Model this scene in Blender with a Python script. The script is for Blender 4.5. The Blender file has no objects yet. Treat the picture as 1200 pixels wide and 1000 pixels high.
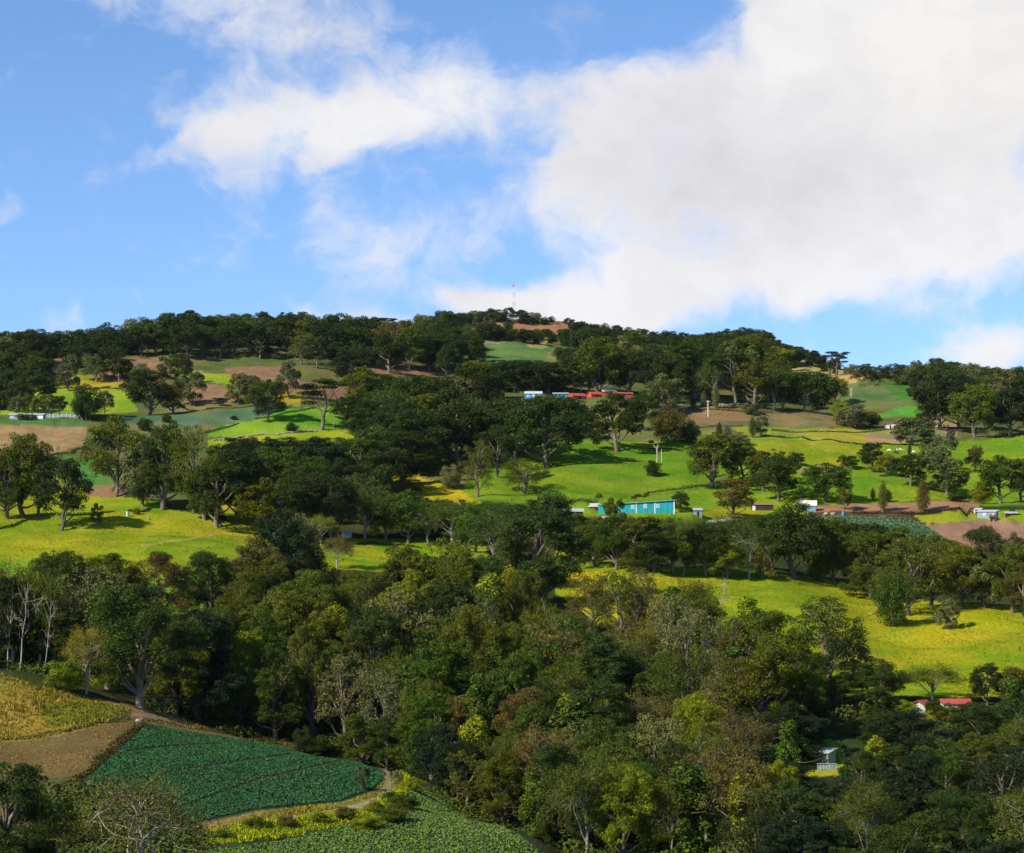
import bpy, math, random
import numpy as np
from mathutils import Vector

R = math.radians
rng = np.random.default_rng(7)
scene = bpy.context.scene
COL = scene.collection

# ------------------------------------------------------------------ camera
F = 3000.0                       # focal length in photo pixels (photo is 1200 x 1000)
PITCH = R(2.85)
CP, SP = math.cos(PITCH), math.sin(PITCH)
cam_d = bpy.data.cameras.new("camera")
cam = bpy.data.objects.new("camera", cam_d)
COL.objects.link(cam)
cam.location = (0, 0, 0)
cam.rotation_euler = (R(90) + PITCH, 0, 0)
cam_d.sensor_width = 36.0
cam_d.lens = 36.0 * F / 1200.0
cam_d.clip_start = 1.0
cam_d.clip_end = 40000.0
scene.camera = cam

# ------------------------------------------------------------------ sun, sky, exposure
SUN_EL, SUN_AZ = R(36), R(37)    # light travels to the right and a little away from the camera
sun_dir = Vector((math.cos(SUN_EL) * math.cos(SUN_AZ), math.cos(SUN_EL) * math.sin(SUN_AZ), -math.sin(SUN_EL)))
sl = bpy.data.lights.new("sun", 'SUN')
sl.energy = 5.0
sl.angle = R(0.5)
sl.color = (1.0, 0.91, 0.73)
so = bpy.data.objects.new("sun", sl)
COL.objects.link(so)
so.rotation_euler = sun_dir.to_track_quat('-Z', 'Y').to_euler()
so.location = (-600, -300, 600)

EXPOSURE = 0.5
scene.view_settings.view_transform = 'Standard'
scene.view_settings.look = 'None'
scene.view_settings.exposure = EXPOSURE
scene.view_settings.gamma = 1.0
scene.render.film_transparent = False
scene.cycles.max_bounces = 6
scene.cycles.diffuse_bounces = 2
scene.cycles.transmission_bounces = 3
scene.cycles.transparent_max_bounces = 4
scene.cycles.volume_bounces = 0
scene.cycles.use_denoising = True
scene.cycles.denoising_input_passes = 'RGB_ALBEDO_NORMAL'
scene.cycles.denoising_prefilter = 'NONE'
scene.cycles.sample_clamp_indirect = 3.0


class NT:
    """small helper for node trees"""
    def __init__(s, tree):
        s.t = tree
        s.t.nodes.clear()

    def n(s, kind, **kw):
        nd = s.t.nodes.new(kind)
        for k, v in kw.items():
            setattr(nd, k, v)
        return nd

    def put(s, sock, v):
        if isinstance(v, bpy.types.NodeSocket):
            s.t.links.new(v, sock)
        else:
            sock.default_value = v

    def math(s, op, a, b=0.0, c=0.0, clamp=False):
        nd = s.n('ShaderNodeMath', operation=op, use_clamp=clamp)
        for i, v in enumerate((a, b, c)):
            s.put(nd.inputs[i], v)
        return nd.outputs[0]

    def vmath(s, op, a, b=(0, 0, 0)):
        nd = s.n('ShaderNodeVectorMath', operation=op)
        s.put(nd.inputs[0], a)
        s.put(nd.inputs[1], b)
        return nd.outputs['Value'] if op in ('LENGTH', 'DISTANCE', 'DOT_PRODUCT') else nd.outputs[0]

    def ramp(s, v, a, b, lo=0.0, hi=1.0, smooth=True):
        nd = s.n('ShaderNodeMapRange', interpolation_type='SMOOTHSTEP' if smooth else 'LINEAR')
        s.put(nd.inputs[0], v)
        for i, x in enumerate((a, b, lo, hi)):
            s.put(nd.inputs[i + 1], x)
        return nd.outputs[0]

    def mix(s, f, a, b, blend='MIX'):
        nd = s.n('ShaderNodeMix', data_type='RGBA', blend_type=blend)
        s.put(nd.inputs[0], f)
        for sock, v in ((nd.inputs[6], a), (nd.inputs[7], b)):
            s.put(sock, v if isinstance(v, bpy.types.NodeSocket) or len(v) == 4 else (*v, 1))
        return nd.outputs[2]

    def noise(s, vec, scale, detail=4.0, rough=0.55, dist=0.0):
        nd = s.n('ShaderNodeTexNoise')
        if vec is not None:
            s.put(nd.inputs['Vector'], vec)
        nd.inputs['Scale'].default_value = scale
        nd.inputs['Detail'].default_value = detail
        nd.inputs['Roughness'].default_value = rough
        nd.inputs['Distortion'].default_value = dist
        return nd.outputs['Fac']

    def xyz(s, x, y, z=0.0):
        nd = s.n('ShaderNodeCombineXYZ')
        for i, v in enumerate((x, y, z)):
            s.put(nd.inputs[i], v)
        return nd.outputs[0]

    def sep(s, v):
        nd = s.n('ShaderNodeSeparateXYZ')
        s.put(nd.inputs[0], v)
        return nd.outputs


world = bpy.data.worlds.new("World")
scene.world = world
world.use_nodes = True
w = NT(world.node_tree)
direc = w.n('ShaderNodeTexCoord').outputs['Generated']
dx, dy, dz = w.sep(direc)
# the hill looks over thin, dry, high-altitude air: the blue overhead reaches low down
sky = w.n('ShaderNodeTexSky', sky_type='NISHITA', sun_disc=False)
sky.sun_elevation = SUN_EL
sky.sun_rotation = R(90) + math.pi - SUN_AZ + math.pi * 2
sky.sun_rotation = math.atan2(-sun_dir.x, -sun_dir.y)
sky.altitude = 1800
sky.air_density = 1.0
sky.dust_density = 0.3
sky.ozone_density = 2.5
up = w.math('MULTIPLY_ADD', w.math('ABSOLUTE', dz), 1.25, 0.075)
w.put(sky.inputs[0], w.vmath('NORMALIZE', w.xyz(dx, dy, up)))
sky_col = w.n('ShaderNodeHueSaturation')
sky_col.inputs['Hue'].default_value = 0.503
sky_col.inputs['Saturation'].default_value = 1.12
w.put(sky_col.inputs['Color'], sky.outputs[0])
bg_sky = w.n('ShaderNodeBackground')
w.put(bg_sky.inputs[0], sky_col.outputs[0])
bg_sky.inputs[1].default_value = 0.15
# clouds: banks of cumulus placed by bearing and height in the sky, broken up by noise
dyc = w.math('MAXIMUM', dy, 0.08)
px = w.math('MULTIPLY_ADD', w.math('DIVIDE', dx, dyc), F / 100, 6.0)       # hundreds of photo pixels
py = w.math('MULTIPLY_ADD', w.math('DIVIDE', dz, dyc), -F / 100, 6.49)
flat = w.xyz(px, py, 0.0)
wob_n = w.n('ShaderNodeTexNoise')
w.put(wob_n.inputs['Vector'], flat)
wob_n.inputs['Scale'].default_value = 0.9
wob_n.inputs['Detail'].default_value = 5
wob = w.vmath('MULTIPLY', w.vmath('SUBTRACT', wob_n.outputs['Color'], (0.5, 0.5, 0.5)), (0.9, 0.75, 0))
pos = w.vmath('ADD', flat, wob)
BANKS = [  # centre x, y, radius x, radius y (photo px), tilt, weight
    (1040, 140, 300, 200, 0, 1.3), (1130, 30, 270, 150, 0, 1.3), (800, 140, 180, 85, 12, 1.05), (960, 40, 110, 70, 30, 0.7),
    (680, 175, 110, 80, 15, 0.75), (860, 270, 310, 85, 10, 0.95), (1120, 265, 230, 90, 0, 0.9), (960, 330, 120, 35, 10, 0.35),
    (650, 356, 160, 34, 8, 0.95), (560, 350, 90, 24, 0, 0.7), (750, 345, 140, 44, 0, 0.75), (1165, 408, 95, 40, -10, 1.5),
    (330, 140, 160, 66, 0, 0.78), (470, 120, 180, 66, -8, 0.9), (560, 100, 85, 48, 0, 0.55),
    (255, 180, 95, 85, 40, 0.5), (300, 8, 240, 66, 12, 0.72), (310, 70, 90, 50, 0, 0.3),
    (400, 235, 95, 65, -30, 0.42), (510, 275, 150, 66, -10, 0.5), (410, 305, 80, 44, 0, 0.42),
    (365, 376, 36, 20, 0, 0.6), (432, 376, 44, 24, 0, 0.65), (80, 376, 36, 22, 0, 0.4), (490, 376, 40, 18, 0, 0.5),
    (0, 238, 28, 24, 0, 0.4), (180, 195, 46, 26, 0, 0.34), (740, 300, 130, 60, 20, 0.5), (640, 366, 150, 24, 4, 0.7), (880, 338, 220, 34, 8, 0.5),
]
dens = None
for (cx, cy, rx, ry, tilt, wt) in BANKS:
    mp = w.n('ShaderNodeMapping', vector_type='TEXTURE')
    w.put(mp.inputs['Vector'], pos)
    mp.inputs['Location'].default_value = (cx / 100, cy / 100, 0)
    mp.inputs['Rotation'].default_value = (0, 0, R(tilt))
    mp.inputs['Scale'].default_value = (rx / 100, ry / 100, 1)
    v = w.ramp(w.vmath('LENGTH', mp.outputs[0]), 1.3, 0.05, 0.0, wt)
    dens = v if dens is None else w.math('ADD', dens, v)
puff = w.noise(w.vmath('MULTIPLY', pos, (1, 1.25, 1)), 1.25, 9, 0.58, 0.25)
fine = w.noise(pos, 3.6, 7, 0.6, 0.4)
ragged = w.math('ADD', w.math('MULTIPLY', w.math('SUBTRACT', puff, 0.5), 2.0), w.math('MULTIPLY', w.math('SUBTRACT', fine, 0.5), 0.5))
body = w.math('ADD', w.math('MINIMUM', dens, 1.5), ragged)
cover = w.ramp(body, 0.05, 1.3, 0.0, 0.97)
ahead = w.ramp(dy, 0.05, 0.3)
cover = w.math('MULTIPLY', cover, ahead)
# thick middles of the bank turn grey-lilac, its upper left edges and the top right stay white
dull = w.math('ADD', w.math('MULTIPLY', w.noise(flat, 0.42, 5, 0.5, 0.3), 0.6), w.math('MULTIPLY', puff, 0.4))
mid = w.n('ShaderNodeMapping', vector_type='TEXTURE')
w.put(mid.inputs['Vector'], pos)
mid.inputs['Location'].default_value = (8.75, 1.95, 0)
mid.inputs['Rotation'].default_value = (0, 0, R(8))
mid.inputs['Scale'].default_value = (3.2, 1.2, 1)
grey = w.ramp(w.vmath('LENGTH', mid.outputs[0]), 1.3, 0.1)
grey = w.math('ADD', w.math('MULTIPLY', grey, 0.6), w.math('MULTIPLY', w.math('SUBTRACT', dull, 0.45), 2.8), clamp=True)
cream = w.n('ShaderNodeMapping', vector_type='TEXTURE')
w.put(cream.inputs['Vector'], pos)
cream.inputs['Location'].default_value = (11.6, 0.7, 0)
cream.inputs['Scale'].default_value = (3.2, 1.8, 1)
warm = w.ramp(w.vmath('LENGTH', cream.outputs[0]), 1.2, 0.1)
cl_col = w.mix(grey, w.mix(warm, (0.93, 0.92, 0.925), (0.95, 0.92, 0.87)), (0.725, 0.705, 0.735))
bg_cl = w.n('ShaderNodeBackground')
w.put(bg_cl.inputs[0], cl_col)
bg_cl.inputs[1].default_value = 1.0 / 2 ** EXPOSURE
ms = w.n('ShaderNodeMixShader')
w.put(ms.inputs[0], cover)
w.t.links.new(bg_sky.outputs[0], ms.inputs[1])
w.t.links.new(bg_cl.outputs[0], ms.inputs[2])
w.t.links.new(ms.outputs[0], w.n('ShaderNodeOutputWorld').inputs[0])

# ------------------------------------------------------------------ terrain function
PROF = {  # photo column: (distance in m, photo row the ground shows at)
    0:    [(200, 1180), (250, 1095), (330, 1010), (380, 940), (430, 868), (462, 792), (500, 815), (545, 800), (590, 752), (640, 700), (700, 668), (760, 630), (850, 600), (950, 560), (1050, 525), (1150, 495), (1250, 470), (1400, 440), (1550, 416), (1700, 409), (1850, 414), (2200, 440), (3200, 560)],
    150:  [(200, 1170), (250, 1085), (330, 1000), (380, 925), (430, 862), (465, 829), (510, 842), (560, 805), (620, 728), (690, 672), (750, 635), (830, 605), (950, 560), (1050, 525), (1150, 490), (1250, 462), (1400, 432), (1550, 411), (1700, 400), (1850, 404), (2200, 432), (3200, 560)],
    300:  [(200, 1180), (250, 1095), (330, 1008), (380, 930), (420, 880), (445, 866), (480, 895), (530, 885), (590, 800), (650, 715), (720, 655), (780, 628), (850, 605), (950, 560), (1050, 525), (1150, 492), (1250, 460), (1400, 432), (1550, 410), (1700, 395), (1850, 391), (2000, 396), (2300, 425), (3200, 540)],
    450:  [(200, 1200), (250, 1110), (330, 1015), (370, 950), (400, 910), (416, 899), (450, 930), (500, 940), (560, 860), (630, 755), (700, 670), (760, 641), (850, 620), (950, 580), (1050, 535), (1150, 500), (1300, 460), (1500, 430), (1700, 405), (1900, 392), (2100, 388), (2300, 395), (2600, 430), (3200, 520)],
    600:  [(200, 1220), (250, 1130), (330, 1030), (362, 978), (390, 990), (450, 990), (520, 905), (600, 790), (680, 700), (760, 650), (850, 615), (920, 585), (1000, 560), (1100, 520), (1250, 480), (1400, 455), (1600, 430), (1800, 410), (2100, 388), (2350, 374), (2500, 373), (2800, 400), (3200, 460)],
    750:  [(200, 1240), (250, 1160), (330, 1085), (380, 1035), (450, 960), (520, 880), (600, 780), (660, 715), (710, 675), (780, 640), (860, 602), (900, 590), (1000, 555), (1100, 515), (1200, 485), (1350, 462), (1550, 438), (1800, 418), (2100, 403), (2400, 393), (2700, 410), (3200, 470)],
    900:  [(200, 1240), (250, 1160), (330, 1080), (380, 1020), (450, 930), (520, 845), (580, 775), (640, 718), (690, 685), (730, 673), (780, 652), (850, 620), (950, 575), (1030, 545), (1100, 520), (1200, 495), (1350, 475), (1600, 452), (1900, 420), (2100, 402), (2250, 399), (2500, 420), (3200, 520)],
    1050: [(200, 1240), (250, 1160), (330, 1070), (380, 1010), (450, 915), (520, 832), (560, 802), (620, 755), (680, 718), (720, 702), (760, 686), (800, 655), (860, 618), (950, 580), (1050, 540), (1150, 510), (1250, 492), (1400, 470), (1550, 446), (1700, 438), (1800, 440), (2200, 470), (3200, 580)],
    1200: [(200, 1240), (250, 1160), (330, 1075), (380, 1015), (450, 920), (520, 837), (550, 806), (600, 762), (660, 728), (700, 716), (750, 692), (800, 662), (860, 622), (950, 582), (1050, 546), (1150, 516), (1300, 490), (1450, 465), (1600, 450), (1700, 447), (1850, 455), (2300, 490), (3200, 590)],
}
PROF[-250] = PROF[0]
PROF[1450] = PROF[1200]


def pchip(x, y, q):
    x, y = np.asarray(x, float), np.asarray(y, float)
    h = np.diff(x)
    d = np.diff(y, axis=0)
    d = d / (h if y.ndim == 1 else h[:, None])
    m = np.zeros_like(y)
    w1 = 2 * h[1:] + h[:-1]
    w2 = h[1:] + 2 * h[:-1]
    if y.ndim > 1:
        w1, w2 = w1[:, None], w2[:, None]
    with np.errstate(divide='ignore', invalid='ignore'):
        hm = (w1 + w2) / (w1 / d[:-1] + w2 / d[1:])
    m[1:-1] = np.where(d[:-1] * d[1:] > 0, hm, 0)
    m[0], m[-1] = d[0], d[-1]
    i = np.clip(np.searchsorted(x, q) - 1, 0, len(x) - 2)
    hh = h[i]
    t = np.clip((q - x[i]) / hh, 0, 1)
    if y.ndim > 1:
        t, hh = t[:, None], hh[:, None]
    return ((2 * t**3 - 3 * t**2 + 1) * y[i] + (t**3 - 2 * t**2 + t) * hh * m[i] + (-2 * t**3 + 3 * t**2) * y[i + 1] + (t**3 - t**2) * hh * m[i + 1])


LR0, LR1, NLR = math.log(200), math.log(3200), 700
lrq = np.linspace(LR0, LR1, NLR)
cols = sorted(PROF)
tab = np.array([pchip(np.log([a for a, _ in PROF[c]]), [b for _, b in PROF[c]], lrq) for c in cols])
XQ = np.arange(-250, 1451, 5.0)
TAB = pchip(cols, tab, XQ)
# soften the joints across the columns
ker = np.hanning(23)
ker /= ker.sum()
TAB = np.apply_along_axis(lambda a: np.convolve(np.pad(a, 11, mode='edge'), ker, mode='valid'), 0, TAB)
_ph = [(rng.uniform(0, 6.28), rng.uniform(0, 6.28), wl, am) for wl, am in ((170, 1.2), (110, .9), (67, .6), (41, .38), (23, .2), (13, .1)) for _ in range(2)]


PADS = []      # building plots levelled into the slope: x, y, z, half length, half depth


def ground(X, Y):
    X, Y = np.asarray(X, float), np.asarray(Y, float)
    Yc = np.maximum(Y, 200.0)
    xc = np.clip(600 + F * X / Yc, -249.9, 1449.9)
    fx = (xc + 250) / 5
    ix = np.minimum(fx.astype(int), len(XQ) - 2)
    fx = fx - ix
    fl = np.clip((np.log(Yc) - LR0) / (LR1 - LR0) * (NLR - 1), 0, NLR - 1.001)
    il = fl.astype(int)
    fl = fl - il
    yy = (TAB[ix, il] * (1 - fx) * (1 - fl) + TAB[ix + 1, il] * fx * (1 - fl) + TAB[ix, il + 1] * (1 - fx) * fl + TAB[ix + 1, il + 1] * fx * fl)
    v = (500 - yy) / F
    Z = np.minimum(Yc, 3200) * (SP + v * CP) / (CP - v * SP)
    Z = Z - np.maximum(Yc - 3200, 0) * 0.08
    nz = 0
    for a, b, wl, am in _ph:
        nz = nz + am * np.sin((X * math.cos(a) + Y * math.sin(a)) * 6.283 / wl + b)
    Z = Z + nz * np.clip((Yc - 250) / 600, 0.25, 1.0)
    for px_, py_, pz_, hl, hd in PADS:
        t = np.clip(1.6 - np.maximum(np.abs(X - px_) / hl, np.abs(Y - py_) / hd), 0, .6) / .6
        t = t * t * (3 - 2 * t)
        Z = Z * (1 - t) + pz_ * t
    return Z


def to_px(X, Y, Z):
    d = Y * CP + Z * SP
    return 600 + F * X / d, 500 - F * (-Y * SP + Z * CP) / d


_Y = np.exp(np.linspace(math.log(262), math.log(3000), 2400))


def at(x, y, rmin=0.0):
    """the first point of the ground, farther than rmin, that the photo shows at pixel x, y"""
    v = (500 - y) / F
    den = CP - v * SP
    Y = _Y[_Y > rmin]
    X = Y * (x - 600) / F / den
    Zr = Y * (SP + v * CP) / den
    g = ground(X, Y)
    hit = np.nonzero(g >= Zr)[0]
    i = hit[0] if len(hit) else int(np.argmax(g - Zr))
    return np.array((X[i], Y[i], g[i]))


for x_, y_, hl, hd in ((757.5, 601.5, 13, 7), (31, 491.5, 10, 5), (672, 603, 8, 5), (1082, 836, 4, 3), (1121, 832, 5, 3), (967, 897, 4, 3), (1159, 608, 6, 4), (705, 466.5, 20, 6)):
    p_ = at(x_, y_)
    PADS.append((p_[0], p_[1] + hd * .5, p_[2], hl, hd))

# ------------------------------------------------------------------ mesh helpers
def mesh_obj(name, V, Q, mats, parent=None, smooth=False, midx=None):
    V, Q = np.asarray(V, np.float32), np.asarray(Q, np.int32)
    me = bpy.data.meshes.new(name)
    k = Q.shape[1]
    me.vertices.add(len(V))
    me.vertices.foreach_set('co', V.ravel())
    me.loops.add(Q.size)
    me.loops.foreach_set('vertex_index', Q.ravel())
    me.polygons.add(len(Q))
    me.polygons.foreach_set('loop_start', np.arange(0, Q.size, k, dtype=np.int32))
    if midx is not None:
        me.polygons.foreach_set('material_index', np.asarray(midx, np.int32))
    for m in (mats if isinstance(mats, (list, tuple)) else [mats]):
        me.materials.append(m)
    me.update(calc_edges=True)
    me.polygons.foreach_set('use_smooth', np.full(len(Q), smooth, bool))
    o = bpy.data.objects.new(name, me)
    COL.objects.link(o)
    if parent is not None:
        o.parent = parent
    return o


class MB:
    """collects boxes, slabs, tubes and cards; builds ONE mesh object"""
    def __init__(s):
        s.V, s.Q, s.n = [], [], 0

    def add(s, V, Q):
        V, Q = np.asarray(V, float), np.asarray(Q, int)
        s.V.append(V)
        s.Q.append(Q + s.n)
        s.n += len(V)

    def box(s, x0, x1, y0, y1, z0, z1):
        V = [(x, y, z) for z in (z0, z1) for y in (y0, y1) for x in (x0, x1)]
        s.add(V, [(0, 2, 3, 1), (4, 5, 7, 6), (0, 1, 5, 4), (2, 6, 7, 3), (0, 4, 6, 2), (1, 3, 7, 5)])

    def hexa(s, lower, upper):
        s.add(list(lower) + list(upper), [(3, 2, 1, 0), (4, 5, 6, 7), (0, 1, 5, 4), (1, 2, 6, 5), (2, 3, 7, 6), (3, 0, 4, 7)])

    def tube(s, P, rad, k=6):
        P = np.asarray(P, float)
        n = len(P)
        rad = np.broadcast_to(np.asarray(rad, float), (n,))
        T = np.gradient(P, axis=0)
        T /= np.linalg.norm(T, axis=1)[:, None] + 1e-9
        ref = np.where(np.abs(T[:, 2:3]) > 0.9, [[1.0, 0, 0]], [[0, 0, 1.0]])
        A = np.cross(T, ref)
        A /= np.linalg.norm(A, axis=1)[:, None] + 1e-9
        B = np.cross(T, A)
        an = np.arange(k) * 2 * math.pi / k
        V = P[:, None] + rad[:, None, None] * (np.cos(an)[None, :, None] * A[:, None] + np.sin(an)[None, :, None] * B[:, None])
        i = np.arange(n - 1)[:, None] * k
        j = np.arange(k)[None]
        Q = np.stack([i + j, i + (j + 1) % k, i + k + (j + 1) % k, i + k + j], -1).reshape(-1, 4)
        s.add(V.reshape(-1, 3), Q)

    def cards(s, C, N, length, width, T=None, g=None):
        """kite-shaped leaf cards at C facing N"""
        g = g or rng
        n = len(C)
        N = N / (np.linalg.norm(N, axis=1)[:, None] + 1e-9)
        if T is None:
            T = g.normal(size=(n, 3))
        T = T - N * np.sum(T * N, axis=1)[:, None]
        T /= np.linalg.norm(T, axis=1)[:, None] + 1e-9
        B = np.cross(N, T)
        L = (np.broadcast_to(length, n) * g.uniform(.6, 1.35, n))[:, None]
        W = (np.broadcast_to(width, n) * g.uniform(.6, 1.35, n))[:, None]
        V = np.stack([C - T * L * .5, C + B * W * .5 - T * L * .05, C + T * L * .5, C - B * W * .5 - T * L * .05], 1)
        s.add(V.reshape(-1, 3), np.arange(4 * n).reshape(-1, 4))

    def build(s, name, mat, parent=None, smooth=False):
        return mesh_obj(name, np.concatenate(s.V), np.concatenate(s.Q), mat, parent, smooth)


def tag(o, label=None, cat=None, group=None, kind=None):
    for k, v in (('label', label), ('category', cat), ('group', group), ('kind', kind)):
        if v:
            o[k] = v
    return o


def empty(name, loc, rz=0.0):
    o = bpy.data.objects.new(name, None)
    COL.objects.link(o)
    o.location = tuple(float(c) for c in loc)
    o.rotation_euler = (0, 0, rz)
    o.empty_display_size = 0.5
    return o


# ------------------------------------------------------------------ materials
def material(name):
    m = bpy.data.materials.new(name)
    m.use_nodes = True
    return m, NT(m.node_tree)


def finish(nt, shader):
    nt.t.links.new(shader, nt.n('ShaderNodeOutputMaterial').inputs[0])


def principled(nt, col, rough=0.8, spec=0.2, normal=None):
    b = nt.n('ShaderNodeBsdfPrincipled')
    nt.put(b.inputs['Base Color'], col if isinstance(col, bpy.types.NodeSocket) or len(col) == 4 else (*col, 1))
    nt.put(b.inputs['Roughness'], rough)
    b.inputs['Specular IOR Level'].default_value = spec
    if normal is not None:
        nt.put(b.inputs['Normal'], normal)
    return b.outputs[0]


def plain(name, col, rough=0.7, spec=0.25, var=0.25, scale=1.2):
    """weathered paint, metal or wood: the colour with stains and streaks of its own"""
    m, nt = material(name)
    co = nt.n('ShaderNodeTexCoord').outputs['Object']
    f = nt.noise(nt.vmath('MULTIPLY', co, (1, 1, 0.35)), scale, 6, 0.65)
    c = nt.mix(nt.ramp(f, 0.35, 0.75), tuple(x * (1 + var * .25) for x in col), tuple(x * (1 - var) for x in col))
    finish(nt, principled(nt, c, rough, spec))
    return m


def foliage_material(name, trans=0.25, rough=0.65):
    m, nt = material(name)
    oi = nt.n('ShaderNodeObjectInfo')
    co = nt.n('ShaderNodeTexCoord').outputs['Object']
    jit = nt.vmath('ADD', co, nt.xyz(nt.math('MULTIPLY', oi.outputs['Random'], 80.0), 0.0, 0.0))
    big = nt.noise(jit, 0.32, 3, 0.6)          # whole boughs differ: young leaf, old leaf, lichen and moss
    leaf = nt.noise(jit, 2.6, 2, 0.7)
    base = oi.outputs['Color']
    old = nt.mix(1.0, base, (0.62, 0.64, 0.60), 'MULTIPLY')
    young_highlight = nt.mix(1.0, base, (3.0, 2.55, 1.0), 'MULTIPLY')  # young-leaf colour, brightened further to paint highlights into the crowns
    c = nt.mix(nt.ramp(big, 0.3, 0.7), old, base)
    c = nt.mix(nt.math('MULTIPLY', nt.ramp(leaf, 0.46, 0.70), 0.85), c, young_highlight)
    d = principled(nt, c, rough, 0.06)
    t = nt.n('ShaderNodeBsdfTranslucent')
    nt.put(t.inputs[0], nt.mix(1.0, c, (1.15, 1.15, 0.6), 'MULTIPLY'))
    mx = nt.n('ShaderNodeMixShader')
    mx.inputs[0].default_value = trans
    nt.t.links.new(d, mx.inputs[1])
    nt.t.links.new(t.outputs[0], mx.inputs[2])
    finish(nt, mx.outputs[0])
    return m


LEAF = foliage_material("leaves", 0.10)
TWIG = foliage_material("twigs", 0.1, 0.8)


def bark_material():
    m, nt = material("bark")
    oi = nt.n('ShaderNodeObjectInfo')
    co = nt.n('ShaderNodeTexCoord').outputs['Object']
    f = nt.noise(nt.vmath('MULTIPLY', co, (3, 3, 0.8)), 1.6, 6, 0.7)
    c = nt.mix(nt.ramp(f, 0.35, 0.7), nt.mix(1.0, oi.outputs['Color'], (1.25, 1.22, 1.15), 'MULTIPLY'), nt.mix(1.0, oi.outputs['Color'], (0.5, 0.48, 0.42), 'MULTIPLY'))
    finish(nt, principled(nt, c, 0.9, 0.1))
    return m


BARK = bark_material()


def ground_material():
    m, nt = material("farmland")
    at_l = nt.n('ShaderNodeAttribute', attribute_name='land').outputs['Color']
    kind = nt.n('ShaderNodeAttribute', attribute_name='tilth').outputs['Fac']      # 1 on ploughed soil, 0 on grass
    geo = nt.n('ShaderNodeNewGeometry').outputs['Position']
    flatp = nt.vmath('MULTIPLY', geo, (1, 1, 0))
    big = nt.noise(flatp, 0.022, 5, 0.6)
    mid = nt.noise(nt.vmath('MULTIPLY', flatp, (1, .45, 1)), 0.14, 5, 0.65, 0.4)
    tuft = nt.noise(nt.vmath('MULTIPLY', flatp, (1, .4, 1)), 1.1, 4, 0.75)
    # grass: greener, drier and trampled patches
    g1 = nt.mix(nt.ramp(big, 0.36, 0.66), nt.mix(1.0, at_l, (0.52, 0.84, 0.8), 'MULTIPLY'), nt.mix(1.0, at_l, (1.26, 1.05, 1.0), 'MULTIPLY'))
    g2 = nt.mix(nt.math('MULTIPLY', nt.ramp(mid, 0.46, 0.74), 0.62), g1, nt.mix(1.0, at_l, (1.5, 1.12, 2.6), 'MULTIPLY'))
    g3 = nt.mix(nt.math('MULTIPLY', nt.ramp(tuft, 0.47, 0.72), 0.75), g2, nt.mix(1.0, at_l, (0.42, 0.52, 0.5), 'MULTIPLY'))
    s1 = nt.mix(nt.ramp(mid, 0.35, 0.7), nt.mix(1.0, at_l, (0.78, 0.76, 0.72), 'MULTIPLY'), nt.mix(1.0, at_l, (1.14, 1.12, 1.08), 'MULTIPLY'))
    fur = nt.n('ShaderNodeTexWave', wave_type='BANDS', bands_direction='DIAGONAL')
    nt.put(fur.inputs['Vector'], flatp)
    fur.inputs['Scale'].default_value = 0.35
    fur.inputs['Distortion'].default_value = 2.5
    fur.inputs['Detail'].default_value = 2
    s2 = nt.mix(nt.math('MULTIPLY', fur.outputs['Fac'], 0.35), s1, nt.mix(1.0, at_l, (0.62, 0.6, 0.55), 'MULTIPLY'))
    s3 = nt.mix(nt.math('MULTIPLY', nt.ramp(tuft, 0.5, 0.8), 0.4), s2, nt.mix(1.0, at_l, (0.55, 0.62, 0.5), 'MULTIPLY'))
    c = nt.mix(kind, g3, s3)
    bump = nt.n('ShaderNodeBump')
    bump.inputs['Strength'].default_value = 0.55
    bump.inputs['Distance'].default_value = 0.7
    nt.put(bump.inputs['Height'], nt.math('ADD', tuft, nt.math('MULTIPLY', mid, 1.5)))
    finish(nt, principled(nt, c, 1.0, 0.0, bump.outputs[0]))
    return m


# ------------------------------------------------------------------ the ground: one sheet, coloured by what grows on it
u_in = np.linspace(-0.245, 0.245, 640)
u_out = np.linspace(0.26, 1.3, 40)
us = np.concatenate([-u_out[::-1], u_in, u_out])
rs = np.concatenate([np.linspace(-500, 190, 24), np.exp(np.linspace(math.log(200), math.log(2950), 880)), np.exp(np.linspace(math.log(3000), math.log(14000), 30))])
RR, UU = np.meshgrid(rs, us, indexing='ij')
GX = UU * np.maximum(RR, 200)
GY = RR
GZ = ground(GX, GY)
qx, qy = to_px(GX, np.maximum(GY, 60), GZ)
qx = qx + 1.6 * np.sin(GX * .21 + GY * .05) + 1.2 * np.sin(GY * .13)
qy = qy + .7 * np.sin(GX * .17 + 1) + .5 * np.sin(GX * .41 + GY * .2)


def inside(poly, x, y):
    r = np.zeros(x.shape, bool)
    n = len(poly)
    for i in range(n):
        (x0, y0), (x1, y1) = poly[i], poly[(i + 1) % n]
        if y0 == y1:
            continue
        r ^= ((y0 > y) != (y1 > y)) & (x < (x1 - x0) * (y - y0) / (y1 - y0) + x0)
    return r


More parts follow.
